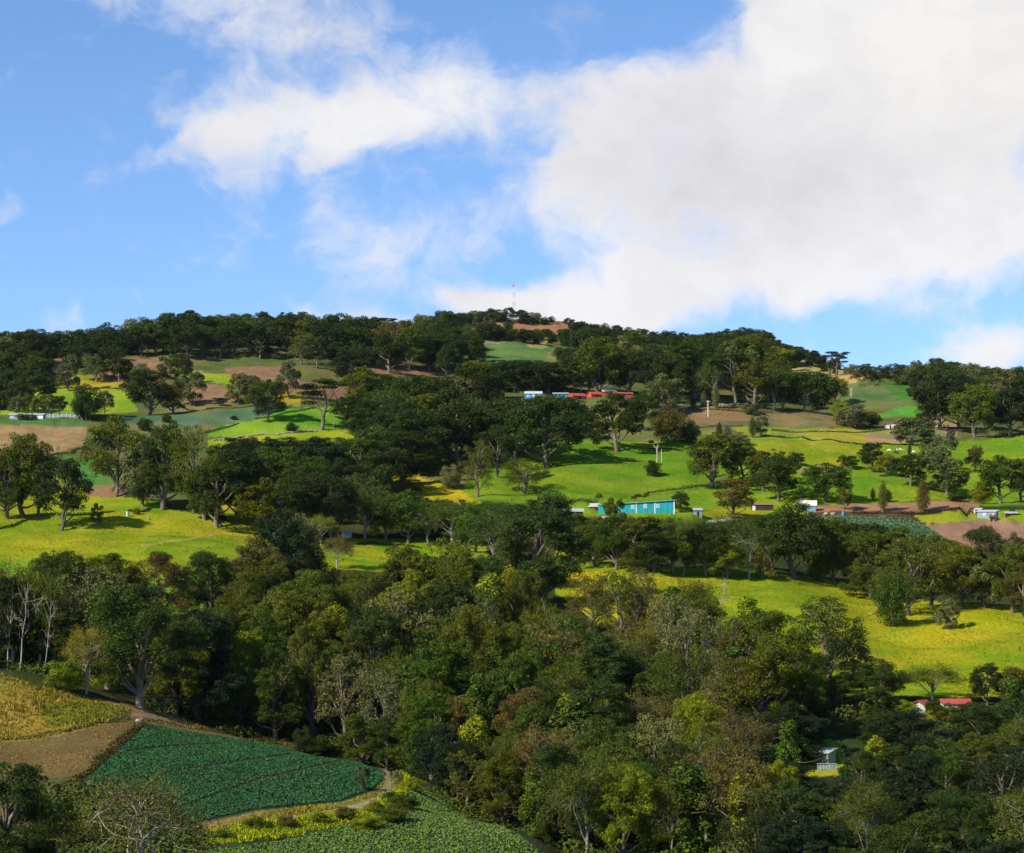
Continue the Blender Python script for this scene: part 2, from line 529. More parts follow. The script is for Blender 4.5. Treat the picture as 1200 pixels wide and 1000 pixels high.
FOREST = (.042, .050, .014)
GRASS, YEL, GOLD, LIME = (.12, .20, .012), (.300, .290, .010), (.36, .27, .02), (.15, .27, .02)
SOIL, TAN, OLIVE, TEAL = (.235, .145, .085), (.285, .20, .095), (.155, .14, .05), (.095, .145, .07)
CABB = (.030, .034, .018)
LAND = [  # polygon in photo pixels, colour, ploughed?, nearest and farthest distance
    ([(-60, 596), (60, 592), (130, 594), (200, 598), (270, 610), (330, 626), (400, 630), (500, 632), (570, 640), (570, 652), (490, 654), (450, 672), (400, 668), (330, 672), (260, 690), (120, 690), (-60, 690)], (.225, .25, .012), 0, 560, 900),
    ([(-60, 655), (60, 657), (130, 662), (120, 690), (-60, 690)], (.15, .22, .012), 0, 560, 800),
    ([(170, 640), (230, 630), (290, 640), (270, 690), (180, 690)], (.17, .23, .012), 0, 560, 800),
    ([(170, 676), (235, 676), (240, 730), (170, 730)], LIME, 0, 560, 760),
    ([(-60, 560), (70, 560), (190, 590), (190, 600), (-60, 604)], (.2, .25, .012), 0, 760, 1000),
    ([(-60, 499), (60, 497), (102, 500), (98, 522), (60, 534), (-60, 536)], TAN, 1, 900, 1300),
    ([(-60, 489), (100, 491), (104, 500), (60, 498), (-60, 500)], (.07, .14, .04), 0, 900, 1400),
    ([(75, 535), (135, 535), (135, 572), (75, 572)], (.1, .19, .04), 0, 800, 1200),
    ([(100, 569), (176, 569), (176, 583), (100, 583)], SOIL, 1, 800, 1100),
    ([(20, 417), (60, 414), (100, 410), (100, 424), (40, 428)], SOIL, 1, 1100, 1800),
    ([(44, 428), (82, 427), (84, 438), (44, 439)], SOIL, 1, 1100, 1800),
    ([(40, 439), (84, 438), (140, 444), (140, 456), (44, 456)], (.26, .23, .02), 0, 1100, 1700),
    ([(0, 470), (40, 456), (150, 456), (160, 484), (100, 488), (0, 486)], (.2, .27, .02), 0, 1000, 1500),
    ([(115, 424), (200, 418), (216, 436), (180, 452), (118, 446)], SOIL, 1, 1100, 1800),
    ([(200, 430), (272, 440), (270, 452), (205, 444)], (.24, .27, .02), 0, 1100, 1700),
    ([(216, 448), (262, 452), (280, 470), (262, 478), (216, 477)], SOIL, 1, 1100, 1600),
    ([(262, 432), (332, 429), (332, 446), (270, 446)], SOIL, 1, 1100, 1800),
    ([(325, 446), (420, 452), (420, 468), (325, 464)], SOIL, 1, 1100, 1700),
    ([(320, 458), (355, 462), (355, 476), (320, 474)], (.26, .22, .02), 0, 1000, 1600),
    ([(180, 474), (320, 472), (330, 480), (240, 486), (180, 484)], OLIVE, 0, 1000, 1500),
    ([(135, 489), (240, 484), (330, 477), (330, 492), (250, 500), (135, 500)], TEAL, 0, 1000, 1400),
    ([(150, 496), (190, 494), (185, 520), (150, 520)], (.17, .17, .08), 1, 900, 1300),
    ([(205, 500), (250, 498), (240, 506), (205, 508)], (.16, .14, .06), 0, 900, 1300),
    ([(245, 512), (250, 500), (300, 492), (330, 480), (408, 474), (410, 500), (370, 507), (300, 512)], LIME, 0, 900, 1400),
    ([(245, 515), (300, 511), (370, 507), (410, 502), (420, 520), (330, 540), (250, 545)], (.22, .28, .015), 0, 900, 1300),
    ([(255, 590), (312, 596), (330, 628), (270, 612)], (.3, .25, .02), 0, 700, 1000),
    ([(458, 556), (480, 552), (498, 563), (525, 566), (556, 577), (572, 588), (548, 593), (520, 586), (495, 590), (466, 576)], (.30, .27, .012), 0, 800, 1200),
    ([(540, 575), (560, 552), (600, 538), (640, 520), (690, 514), (760, 518), (850, 508), (860, 540), (840, 562), (820, 572), (760, 580), (690, 590), (630, 592), (560, 588)], GRASS, 0, 820, 1250),
    ([(630, 592), (690, 590), (830, 572), (950, 572), (950, 606), (840, 612), (700, 606), (640, 604)], (.16, .24, .012), 0, 780, 1100),
    ([(820, 600), (880, 594), (900, 606), (830, 612)], (.27, .25, .015), 0, 760, 1000),
    ([(655, 468), (700, 470), (745, 485), (770, 500), (850, 498), (850, 506), (770, 517), (690, 513), (650, 508), (675, 490)], (.15, .15, .045), 0, 950, 1400),
    ([(690, 470), (850, 470), (850, 482), (740, 484)], (.18, .16, .06), 0, 1000, 1500),
    ([(795, 478), (910, 480), (985, 488), (985, 501), (900, 503), (800, 497)], (.165, .125, .055), 0, 950, 1400),
    ([(855, 500), (1000, 503), (1062, 502), (1062, 521), (880, 519)], (.25, .25, .03), 0, 900, 1300),
    ([(1010, 510), (1058, 503), (1058, 519), (1020, 519)], TAN, 0, 900, 1300),
    ([(845, 513), (1000, 520), (1100, 519), (1210, 510), (1260, 510), (1260, 592), (1000, 592), (880, 590), (845, 556)], (.155, .235, .013), 0, 780, 1300),
    ([(880, 516), (985, 521), (1010, 532), (990, 545), (900, 540)], (.24, .25, .014), 0, 800, 1200),
    ([(925, 552), (985, 543), (985, 546), (928, 556)], TAN, 0, 800, 1100),
    ([(975, 446), (1060, 446), (1072, 478), (980, 482)], (.11, .15, .045), 0, 1100, 1700),
    ([(1035, 450), (1072, 450), (1074, 470), (1050, 468)], (.07, .16, .03), 0, 1100, 1800),
    ([(1026, 489), (1046, 480), (1070, 474), (1078, 480), (1079, 489)], (.08, .24, .03), 0, 1000, 1600),
    ([(900, 484), (985, 488), (985, 500), (905, 499)], (.2, .15, .06), 0, 1000, 1400),
    ([(925, 414), (1012, 424), (1012, 446), (985, 452), (930, 440)], (.34, .26, .08), 0, 1200, 2300),
    ([(1080, 438), (1130, 440), (1130, 452), (1080, 450)], TAN, 0, 1300, 1900),
    ([(1095, 490), (1125, 492), (1125, 512), (1095, 512)], TAN, 0, 950, 1400),
    ([(955, 593), (1030, 590), (1142, 586), (1148, 597), (1100, 600), (955, 600)], (.30, .17, .095), 1, 780, 1000),
    ([(955, 600), (1100, 600), (1150, 597), (1150, 606), (955, 606)], (.09, .055, .035), 1, 780, 1000),
    ([(953, 604), (1060, 606), (1090, 618), (1124, 642), (1060, 644), (985, 636)], TEAL, 0, 760, 960),
    ([(1070, 604), (1140, 598), (1260, 600), (1260, 612), (1085, 614)], (.24, .27, .015), 0, 780, 1000),
    ([(1084, 615), (1140, 611), (1260, 610), (1260, 650), (1124, 643)], (.27, .165, .11), 1, 740, 960),
    ([(650, 646), (700, 652), (760, 664), (820, 672), (900, 672), (980, 680), (1030, 703), (1100, 706), (1260, 712), (1260, 806), (1140, 818), (1060, 812), (1000, 800), (960, 795), (900, 800), (860, 760), (780, 760), (700, 730), (650, 695)], (.265, .27, .012), 0, 500, 790),
    ([(1030, 745), (1080, 722), (1260, 722), (1260, 735), (1080, 745), (1030, 770)], (.25, .28, .010), 0, 500, 790),
    ([(900, 770), (1000, 775), (1100, 800), (1120, 818), (1000, 815), (890, 800)], (.18, .25, .012), 0, 500, 700),
    ([(650, 648), (760, 664), (900, 670), (900, 678), (760, 676), (650, 664)], (.17, .23, .012), 0, 500, 790),
    ([(525, 378), (600, 374), (670, 374), (690, 384), (660, 394), (600, 390), (520, 389)], (.30, .17, .085), 1, 1800, 2700),
    ([(535, 402), (592, 402), (655, 408), (655, 424), (560, 425), (535, 420)], (.10, .17, .045), 0, 1500, 2300),
    ([(500, 396), (590, 396), (590, 402), (500, 404)], TAN, 0, 1500, 2300),
    ([(618, 400), (640, 398), (640, 408), (618, 408)], (.32, .26, .06), 0, 1500, 2500),
    ([(640, 412), (735, 418), (730, 430), (640, 424)], (.17, .19, .06), 0, 1400, 2200),
    ([(430, 426), (512, 428), (512, 444), (435, 440)], (.22, .13, .075), 1, 1200, 1900),
    ([(750, 390), (800, 392), (800, 398), (750, 396)], TAN, 0, 1800, 2700),
    ([(850, 392), (890, 391), (900, 402), (850, 404)], (.22, .18, .09), 0, 1700, 2500),
    ([(940, 866), (985, 866), (995, 908), (940, 910)], (.24, .25, .02), 0, 400, 520),
    # the near spur
    ([(-60, 780), (50, 806), (120, 820), (200, 836), (360, 868), (460, 890), (490, 915), (470, 945), (420, 970), (240, 1000), (-60, 1040)], (.095, .085, .030), 0, 250, 470),
    ([(-60, 780), (50, 806), (120, 820), (155, 830), (140, 846), (60, 864), (-60, 876)], (.20, .16, .026), 0, 270, 475),
    ([(40, 826), (120, 822), (155, 832), (130, 846), (60, 852)], (.12, .16, .015), 0, 270, 475),
    ([(-60, 874), (60, 868), (140, 848), (170, 848), (130, 885), (90, 908), (40, 916), (-60, 905)], (.135, .098, .040), 1, 270, 470),
    ([(85, 925), (170, 849), (300, 868), (400, 885), (458, 906), (440, 925), (400, 940), (300, 950), (230, 965), (130, 948)], CABB, 0, 270, 450),
    ([(225, 1030), (235, 996), (330, 985), (430, 960), (470, 930), (484, 912), (540, 942), (610, 978), (700, 1040), (640, 1060), (225, 1060)], (.035, .06, .022), 0, 240, 420),
    ([(230, 968), (300, 952), (400, 941), (445, 925), (460, 908), (470, 920), (450, 942), (380, 956), (300, 968), (235, 980)], (.24, .19, .06), 0, 270, 440),
]
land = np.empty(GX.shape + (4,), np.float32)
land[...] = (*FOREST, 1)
land[(GY > 900), :3] = (.105, .115, .032)      # open upper slopes: dull grass between the plots
tilth = np.zeros(GX.shape, np.float32)
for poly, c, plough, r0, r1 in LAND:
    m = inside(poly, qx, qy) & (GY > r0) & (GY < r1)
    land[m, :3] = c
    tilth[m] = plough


def polyline_mask(pts, width):
    m = np.zeros(GX.shape, bool)
    for (x0, y0), (x1, y1) in zip(pts[:-1], pts[1:]):
        ex, ey = x1 - x0, y1 - y0
        t = np.clip(((qx - x0) * ex + (qy - y0) * ey) / (ex * ex + ey * ey), 0, 1)
        m |= (np.hypot(qx - x0 - t * ex, (qy - y0 - t * ey) * 1.3) < width)
    return m


PATH = [(236, 974), (300, 966), (360, 957), (420, 945), (448, 932), (457, 918), (452, 902)]
for pts, wd, c, r0, r1 in ((PATH, 3.4, (.34, .24, .14), 300, 460),
                           ([(160, 838), (180, 840), (260, 856), (350, 872)], 3.0, (.20, .15, .085), 400, 480),
                           ([(130, 824), (165, 836)], 4.0, (.24, .15, .09), 400, 480),
                           ([(130, 946), (200, 905), (300, 890), (340, 885)], 1.6, (.05,.05,.022), 300, 460),
                           ([(215, 945), (300, 915), (400, 892)], 1.4, (.05,.05,.022), 300, 460),
                           ([(145, 882), (200, 875), (260, 872)], 1.2, (.05, .05, .022), 300, 470),
                           ([(170, 640), (260, 624), (300, 626)], 1.6, (.36, .27, .05), 600, 900),
                           ([(670, 475), (695, 484), (715, 490)], 1.2, (.4, .3, .15), 1000, 1500)):
    m = polyline_mask(pts, wd) & (GY > r0) & (GY < r1)
    land[m, :3] = c
    tilth[m] = 0.6
nr_, nu_ = GX.shape
idx = np.arange(nr_ * nu_).reshape(nr_, nu_)
Q = np.stack([idx[:-1, :-1], idx[:-1, 1:], idx[1:, 1:], idx[1:, :-1]], -1).reshape(-1, 4)
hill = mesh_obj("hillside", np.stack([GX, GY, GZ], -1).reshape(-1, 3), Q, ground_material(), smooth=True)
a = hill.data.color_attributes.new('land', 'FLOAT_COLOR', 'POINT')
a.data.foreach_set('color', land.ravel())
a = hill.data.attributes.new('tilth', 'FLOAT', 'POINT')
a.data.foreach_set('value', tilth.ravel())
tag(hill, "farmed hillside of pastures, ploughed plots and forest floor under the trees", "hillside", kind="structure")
del RR, UU, land, tilth, Q

# ------------------------------------------------------------------ tree shapes (each 10 m tall, shared by its copies)
def unit(g, n):
    v = g.normal(size=(n, 3))
    return v / np.linalg.norm(v, axis=1)[:, None]


def pads(mb, g, C, Rd, n, leaf, spread=0.65, lift=0.35, droop=0.0):
    """leaves over the skins of many small boughs"""
    area = Rd[:, 0] * Rd[:, 0] + Rd[:, 0] * Rd[:, 2]
    k = g.choice(len(C), n, p=area / area.sum())
    d = unit(g, n)
    d[:, 2] = np.where((d[:, 2] < -.2) & (g.random(n) < .6), -d[:, 2], d[:, 2])
    f = g.uniform(0.62, 1.12, n)[:, None]
    P = C[k] + d * Rd[k] * f
    N = d / Rd[k]
    N /= np.linalg.norm(N, axis=1)[:, None]
    N = N + g.normal(size=(n, 3)) * spread + np.array((0, 0, lift))
    T = None
    if droop:
        T = g.normal(size=(n, 3)) * .5 + np.array((0, 0, -droop))
    mb.cards(P, N, leaf, leaf * .62, T, g)


def limb(mb, g, a, b, r0, r1, bend=.12, n=5, k=5):
    a, b = np.asarray(a, float), np.asarray(b, float)
    t = np.linspace(0, 1, n)[:, None]
    L = np.linalg.norm(b - a)
    off = g.normal(size=3) * L * bend
    P = a + (b - a) * t + off * np.sin(t * math.pi) + g.normal(size=(n, 3)) * L * .025 * np.sin(t * math.pi)
    mb.tube(P, np.linspace(r0, r1, n), k)


def trunk_line(g, h, lean=.35, n=6):
    t = np.linspace(0, 1, n)
    P = np.zeros((n, 3))
    P[:, 2] = t * h
    P[:, :2] = np.cumsum(g.normal(size=(n, 2)) * lean * h / 22, axis=0)
    P[0, :2] = 0
    return P


def make_oak(seed, wid=8.5, z0=3.3, nlobe=10, leaves=12000, leaf=.26, spread=.6, gap=1.0):
    """limbs carrying rounded lobes of foliage, each lobe a cluster of leafy boughs"""
    g = np.random.default_rng(seed)
    tr, cr = MB(), MB()
    Rr = wid / 2
    z1 = 8.1
    P = np.vstack([[0, 0, -1.2], trunk_line(g, 6.2, .45, 7)])
    tr.tube(P, np.concatenate([[.46], np.linspace(.33, .12, 7)]), 7)
    C, Rd = [], []
    a0 = g.uniform(0, 6.28)
    lobes = []
    for i in range(nlobe):
        t = (i + .5) / nlobe
        z = z0 + (z1 - z0) * t + g.normal() * .35
        prof = math.sqrt(max(.1, 1 - ((z - (z0 * .62 + z1 * .38)) / (z1 - z0 + .9) * 1.15) ** 2))
        rad = Rr * .66 * prof * g.uniform(.7, 1.08)
        an = a0 + i * 2.4 + g.normal() * .3
        lobes.append((np.array((math.cos(an) * rad, math.sin(an) * rad, z)), Rr * g.uniform(.32, .5)))
    lobes.append((np.array((g.normal() * .4, g.normal() * .4, 8.3)), Rr * .42))
    for lb, lr in lobes:
        limb(tr, g, P[int(np.clip(lb[2] * .75, 2, 7))], lb, .15, .05, .12)
        out = np.array((lb[0], lb[1], 0)) / (np.hypot(lb[0], lb[1]) + .3)
        for _ in range(15):
            d = unit(g, 1)[0] + out * .5 + (0, 0, .25)
            d /= np.linalg.norm(d)
            c = lb + d * lr * np.array((1, 1, .8)) * g.uniform(.6, 1.08)
            c[2] = min(c[2], 9.3)
            r = lr * g.uniform(.2, .46) * gap
            C.append(c)
            Rd.append((r, r, r * g.uniform(.6, .95)))
            if g.random() < .22:
                limb(tr, g, lb, c, .05, .015, .1, 4, 4)
    k = int(leaves * .88)
    pads(cr, g, np.array(C), np.array(Rd), k, leaf, spread)
    # inner leaves that close the lobes
    q = g.integers(0, len(lobes), leaves - k)
    ctr = np.array([l[0] for l in lobes])[q]
    lr = np.array([l[1] for l in lobes])[q]
    cr.cards(ctr + unit(g, len(q)) * (lr * g.uniform(.2, .8, len(q)))[:, None], g.normal(size=(len(q), 3)), leaf * 1.3, leaf, None, g)
    return tr, cr


def make_umbrella(seed, leaves=6000, leaf=.26):
    g = np.random.default_rng(seed)
    tr, cr = MB(), MB()
    P = np.vstack([[0, 0, -1.2], trunk_line(g, 6.8, .5, 7)])
    tr.tube(P, np.concatenate([[.36], np.linspace(.27, .13, 7)]), 7)
    C, Rd = [], []
    for i in range(15):
        a = i * 2.4 + g.uniform(-.5, .5)
        z = g.choice([5.6, 7.2, 8.3, 9.1], p=[.15, .25, .35, .25]) + g.normal() * .2
        rad = (1.4 if z > 9 else 3.0) * g.uniform(.45, 1.05)
        c = np.array((math.cos(a) * rad, math.sin(a) * rad, z))
        limb(tr, g, P[min(len(P) - 1, 4 + i % 4)], c - (0, 0, .25), .08, .03, .14, 5, 4)
        r = g.uniform(.75, 1.35)
        C.append(c)
        Rd.append((r, r, r * .36))
    pads(cr, g, np.array(C), np.array(Rd), leaves, leaf, .5, .6)
    return tr, cr


def make_feathery(seed, wid=8.5, leaves=7000, twigs=4200):
    """thin-leaved tree: a fan of fine branches, twigs and a ragged haze of small leaves"""
    g = np.random.default_rng(seed)
    tr, cr = MB(), MB()
    Rr = wid / 2
    P = np.vstack([[0, 0, -1.2], trunk_line(g, 4.2, .5)])
    tr.tube(P, np.concatenate([[.3], np.linspace(.23, .13, 6)]), 6)
    ends = []
    for i in range(9):
        a = i * 2.4 + g.uniform(-.4, .4)
        rad = Rr * g.uniform(.2, .62)
        m = np.array((math.cos(a) * rad, math.sin(a) * rad, g.uniform(4.2, 7.4)))
        limb(tr, g, P[-1 - i % 4], m, .10, .04, .1)
        for j in range(6):
            aa = a + g.normal() * .8
            q = g.uniform(.3, 1.0)
            e = np.array((math.cos(aa) * Rr * q, math.sin(aa) * Rr * q, 3.0 + 6.4 * math.sqrt(max(0.02, 1 - q * q)) * g.uniform(.62, 1.0)))
            limb(tr, g, m, e, .036, .013, .12, 4, 4)
            ends += [e, m * .4 + e * .6]
            for _ in range(2):
                b = e + g.normal(size=3) * np.array((1, 1, .8)) * .6
                limb(tr, g, m * .3 + e * .7, b, .02, .008, .1, 3, 3)
                ends.append(b)
    E = np.array(ends)
    wts = g.uniform(.1, 1, len(E)) ** 2
    wts /= wts.sum()
    k = g.integers(0, len(E), twigs)
    C = E[k] + g.normal(size=(twigs, 3)) * np.array((.5, .5, .36))
    T = (C - np.array((0, 0, 3.0))) + g.normal(size=(twigs, 3)) * 1.6
    cr.cards(C, g.normal(size=(twigs, 3)), .62, .036, T, g)
    k = g.choice(len(E), leaves, p=wts)
    C = E[k] + g.normal(size=(leaves, 3)) * np.array((.42, .42, .26))
    cr.cards(C, g.normal(size=(leaves, 3)) * .8 + (-.2, 0, .6), .19, .12, None, g)
    return tr, cr


def make_drooping(seed, wid=7.0, leaves=8000, leaf=.34):
    g = np.random.default_rng(seed)
    tr, cr = MB(), MB()
    P = np.vstack([[0, 0, -1.2], trunk_line(g, 6.5, .5, 7)])
    tr.tube(P, np.concatenate([[.34], np.linspace(.26, .1, 7)]), 6)
    C, Rd = [], []
    for i in range(30):
        z = g.uniform(2.0, 9.0)
        a = i * 2.4
        rad = wid / 2 * math.sqrt(max(.08, 1 - ((z - 4.6) / 5.2) ** 2)) * g.uniform(.45, .95)
        c = np.array((math.cos(a) * rad, math.sin(a) * rad, z))
        limb(tr, g, P[1 + int(min(5, z * .6))], c + (0, 0, .4), .06, .02, .12, 4, 4)
        r = g.uniform(.6, 1.0)
        C.append(c)
        Rd.append((r, r, r * 1.25))
    pads(cr, g, np.array(C), np.array(Rd), leaves, leaf, .8, .2, 1.0)
    return tr, cr


def make_creeper(seed, wid=3.8, leaves=8500, leaf=.27):
    """a trunk hung from top to foot with curtains of creeper"""
    g = np.random.default_rng(seed)
    tr, cr = MB(), MB()
    P = np.vstack([[0, 0, -1.2], trunk_line(g, 9.0, .6, 8)])
    tr.tube(P, np.concatenate([[.4], np.linspace(.3, .1, 8)]), 6)
    C, Rd = [], []
    for i in range(34):
        z = g.uniform(.6, 9.4)
        a = g.uniform(0, 6.28)
        wz = wid / 2 * (.75 + .35 * math.sin(z * 1.5 + seed)) * (1.0 if z < 7.5 else (10.2 - z) / 2.7)
        c = np.array((math.cos(a) * wz * .62, math.sin(a) * wz * .62, z))
        r = g.uniform(.42, .85)
        C.append(c)
        Rd.append((r, r, r * g.uniform(1.0, 1.9)))
    for i in range(3):
        limb(tr, g, P[5 + i], P[5 + i] + g.normal(size=3) * (1.2, 1.2, .4) + (0, 0, .7), .07, .02)
    pads(cr, g, np.array(C), np.array(Rd), leaves, leaf, .6, .15, .7)
    return tr, cr


def make_bare(seed, lean=1.0):
    g = np.random.default_rng(seed)
    tr, cr = MB(), MB()
    P = np.vstack([[0, 0, -1.2], trunk_line(g, 9.2, .3, 9)])
    P[:, 0] += np.linspace(0, 1.9 * lean, len(P)) ** 1.0
    tr.tube(P, np.concatenate([[.27], np.linspace(.2, .05, 9)]), 6)
    for i in range(11):
        b = P[4 + i % 5]
        a = g.uniform(0, 6.28)
        L = g.uniform(.7, 2.0)
        e = b + np.array((math.cos(a) * L, math.sin(a) * L, L * g.uniform(.3, 1.1)))
        limb(tr, g, b, e, .06, .02, .15, 4, 4)
        for _ in range(4):
            f = e + g.normal(size=3) * .6 + (0, 0, .3)
            limb(cr, g, b * .3 + e * .7, f, .022, .008, .15, 3, 3)
    return tr, cr


def make_column(seed, wid=3.2, leaves=6000, leaf=.22):
    g = np.random.default_rng(seed)
    tr, cr = MB(), MB()
    tr.tube([(0, 0, -1), (0, 0, .8), (0, 0, 8)], [.3, .25, .06], 6)
    z = np.linspace(.8, 9.5, 26)
    prof = np.sin(np.clip((z - .2) / 10, 0, 1) ** .7 * math.pi) ** .7
    a = np.arange(26) * 2.4
    C = np.stack([np.cos(a) * prof * wid * .2, np.sin(a) * prof * wid * .2, z], 1)
    r = np.maximum(.15, wid * .33 * prof)
    pads(cr, g, C, np.stack([r, r, r * 1.3], 1), leaves, leaf, .5, .1)
    return tr, cr


def make_shrub(seed, wid=10.0, leaves=15000, leaf=.33, tall=10.0):
    """rounded bush, leafy to the ground"""
    g = np.random.default_rng(seed)
    tr, cr = MB(), MB()
    for i in range(5):
        a = i * 1.26 + g.uniform(-.3, .3)
        limb(tr, g, (math.cos(a) * .3, math.sin(a) * .3, -1.0), (math.cos(a) * wid * .22, math.sin(a) * wid * .22, 5.0), .2, .05, .1)
    C, Rd = [], []
    for i in range(52):
        d = unit(g, 1)[0]
        c = np.array((0, 0, 4.3)) + d * np.array((wid * .37, wid * .37, 4.1)) * g.uniform(.5, 1.14) + g.normal(size=3) * .3
        c[2] = max(c[2], .7)
        r = g.uniform(1.0, 1.75)
        C.append(c)
        Rd.append((r, r, r * .85))
    pads(cr, g, np.array(C), np.array(Rd), leaves, leaf, .7, .25)
    return tr, cr


SHOP = empty("tree_shop", (0, 0, 0))     # holds nothing in the finished scene; removed below
PROTO = {}


def proto(key, width, maker, n, leafmat=LEAF, **kw):
    out = []
    for i in range(n):
        tr, cr = maker(seed=100 * len(PROTO) + 11 + i * 7, **kw)
        t = tr.build("trunk", BARK, None, True)
        c = cr.build("crown", leafmat, None)
        for o in (t, c):
            COL.objects.unlink(o)
        V = np.concatenate(cr.V)
        ext = np.percentile(np.abs(V[:, :2]), 97) * 2
        out.append((t, c, ext, np.percentile(V[:, 2], 99.5)))
    PROTO[key] = out


bpy.data.objects.remove(SHOP)
proto('oak_near', 8.5, make_oak, 5, leaves=50000, leaf=.138, nlobe=12, z0=2.6)
proto('oak', 8.5, make_oak, 6, leaves=18000, leaf=.23, nlobe=10, z0=3.0)
proto('tall_near', 6.5, make_oak, 5, leaves=50000, leaf=.13, wid=6.6, nlobe=15, z0=1.7)
proto('airy', 8.0, make_oak, 4, leaves=11000, leaf=.17, wid=8.0, z0=2.8, nlobe=12, spread=.8, gap=.8)
proto('umbrella', 7, make_umbrella, 3)
proto('feathery', 8.5, make_feathery, 4)
proto('sparse', 9.5, make_feathery, 1, wid=9.5, leaves=3000, twigs=3600)
proto('drooping', 7, make_drooping, 3)
proto('creeper', 3.8, make_creeper, 3)
proto('bare', 4, make_bare, 3)
proto('column', 3.2, make_column, 2)
proto('shrub', 10, make_shrub, 4)
proto('round', 9, make_shrub, 4, wid=9.2, leaves=9000, leaf=.42)

TINT = {'dark': (.029, .049, .010), 'olive': (.064, .083, .010), 'brown': (.080, .074, .020), 'grey': (.090, .106, .042), 'lime': (.130, .165, .010), 'mid': (.043, .077, .011), 'blue': (.018, .033, .013), 'gold': (.150, .140, .018)}  # 'blue' is darkened to stand in for cloud shadow on the lower woods
WORD = {'dark': 'dark green', 'olive': 'olive green', 'brown': 'brownish', 'grey': 'grey green', 'lime': 'yellow green', 'mid': 'mid green', 'blue': 'blackish green', 'gold': 'golden green'}
BARKS = {'dark': (.16, .135, .105), 'pale': (.27, .25, .20), 'white': (.31, .29, .245)}
SHAPE = {  # name, words of the label, bark
    'oak': ('broadleaf_tree', 'domed tree', 'domed trees'), 'tall': ('woodland_tree', 'tall tree', 'tall trees'),
    'airy': ('open_crowned_tree', 'open crowned tree', 'open crowned trees'), 'umbrella': ('umbrella_tree', 'flat topped tree', 'flat topped trees'),
    'feathery': ('feathery_tree', 'feathery tree', 'feathery trees'), 'drooping': ('drooping_tree', 'drooping tree', 'drooping trees'),
    'creeper': ('creeper_clad_tree', 'creeper clad trunk', 'creeper clad trunks'), 'bare': ('bare_tree', 'leafless tree', 'leafless trees'),
    'round': ('round_crowned_tree', 'rounded tree', 'rounded trees'),
    'column': ('columnar_tree', 'upright tree', 'upright trees'), 'shrub': ('shrub', 'round bush', 'round bushes'),
}
ORD = ['leftmost', 'second from left', 'third from left', 'fourth from left', 'fifth from left', 'sixth from left', 'seventh from left', 'eighth from left', 'ninth from left', 'tenth from left', 'eleventh from left', 'twelfth from left', 'thirteenth from left', 'fourteenth from left', 'fifteenth from left', 'sixteenth from left', 'seventeenth from left', 'eighteenth from left', 'nineteenth from left', 'twentieth from left']
TREES = []     # (root, x px, tint, shape, where)
trg = np.random.default_rng(21)


CLEAR = [(608, 668, 467), (665, 744, 466), (700, 790, 603), (1034, 1057, 504), (934, 960, 599), (1136, 1178, 609), (878, 908, 599), (950, 986, 906), (1070, 1090, 833), (1104, 1138, 823), (250, 408, 513), (655, 755, 722), (755, 850, 690), (850, 965, 702), (385, 480, 670), (200, 270, 672), (480, 560, 652), (472, 545, 586), (545, 640, 586),
         (0, 96, 492), (545, 652, 423), (602, 660, 386), (430, 512, 441), (985, 1010, 442), (930, 950, 436), (200, 330, 444), (216, 280, 476), (100, 200, 446), (1030, 1076, 486),
         (320, 420, 466), (160, 235, 715), (812, 850, 614), (655, 705, 600), (700, 850, 505), (980, 1060, 480)]


SKYX = [0, 80, 150, 200, 330, 400, 470, 520, 600, 680, 760, 820, 876, 930, 960, 1000, 1060, 1100, 1150, 1200, 1400]
SKYY = [388, 385, 377, 367, 365, 371, 376, 365, 361, 377, 387, 391, 383, 402, 415, 424, 428, 419, 428, 431, 431]


def plant(x, y, h, wd, shape, tint, where, group, rmin=0.0, bark=None, name=None):
    h0 = h
    if group and 'towering' not in where:
        h = min(h, y - np.interp(x, SKYX, SKYY) - trg.uniform(-2, 5))
        if h < 7:
            return None
        wd *= max(.5, (h / h0)) ** .8
        h0 = h
        for x0, x1, yb in CLEAR:
            if y > yb + 1 and x + wd * .42 > x0 and x - wd * .42 < x1 and y - h < yb:
                if y - yb < h * .45:
                    return None
                h = y - yb
        wd *= max(.5, h / h0) ** .6
    p = at(x, y, rmin)
    m = p[1] / F
    hm, wm = h * m, wd * m
    far = hm / 10
    key = shape
    if shape == 'oak' and p[1] < 720:
        key = 'oak_near'
    if shape == 'tall':
        key = 'tall_near'
    if wd > 130 and shape == 'feathery':
        key = 'sparse'
    opts = PROTO[key]
    t, c, ext, top = opts[trg.integers(len(opts))]
    nm, one, many = SHAPE[shape]
    root = empty(name or nm, p - (0, 0, .15), trg.uniform(0, 6.28) if shape != 'bare' else 0.0)
    root.scale = (wm / ext, wm / ext, hm / top)
    col = np.array(TINT[tint]) * trg.uniform(.82, 1.2) * np.array((trg.uniform(.88, 1.14), 1, trg.uniform(.8, 1.25)))
    bk = np.array(BARKS[bark or ('white' if shape == 'bare' else 'pale' if shape == 'feathery' else 'dark')]) * trg.uniform(.75, 1.2)
    for src, cc in ((t, bk), (c, bk if shape == 'bare' else col)):
        o = src.copy()
        o.parent = root
        o.color = (*cc, 1)
        COL.objects.link(o)
    TREES.append((root, x, tint, shape, where, nm))
    tag(root, None, 'bush' if shape == 'shrub' else 'tree', group)
    return root


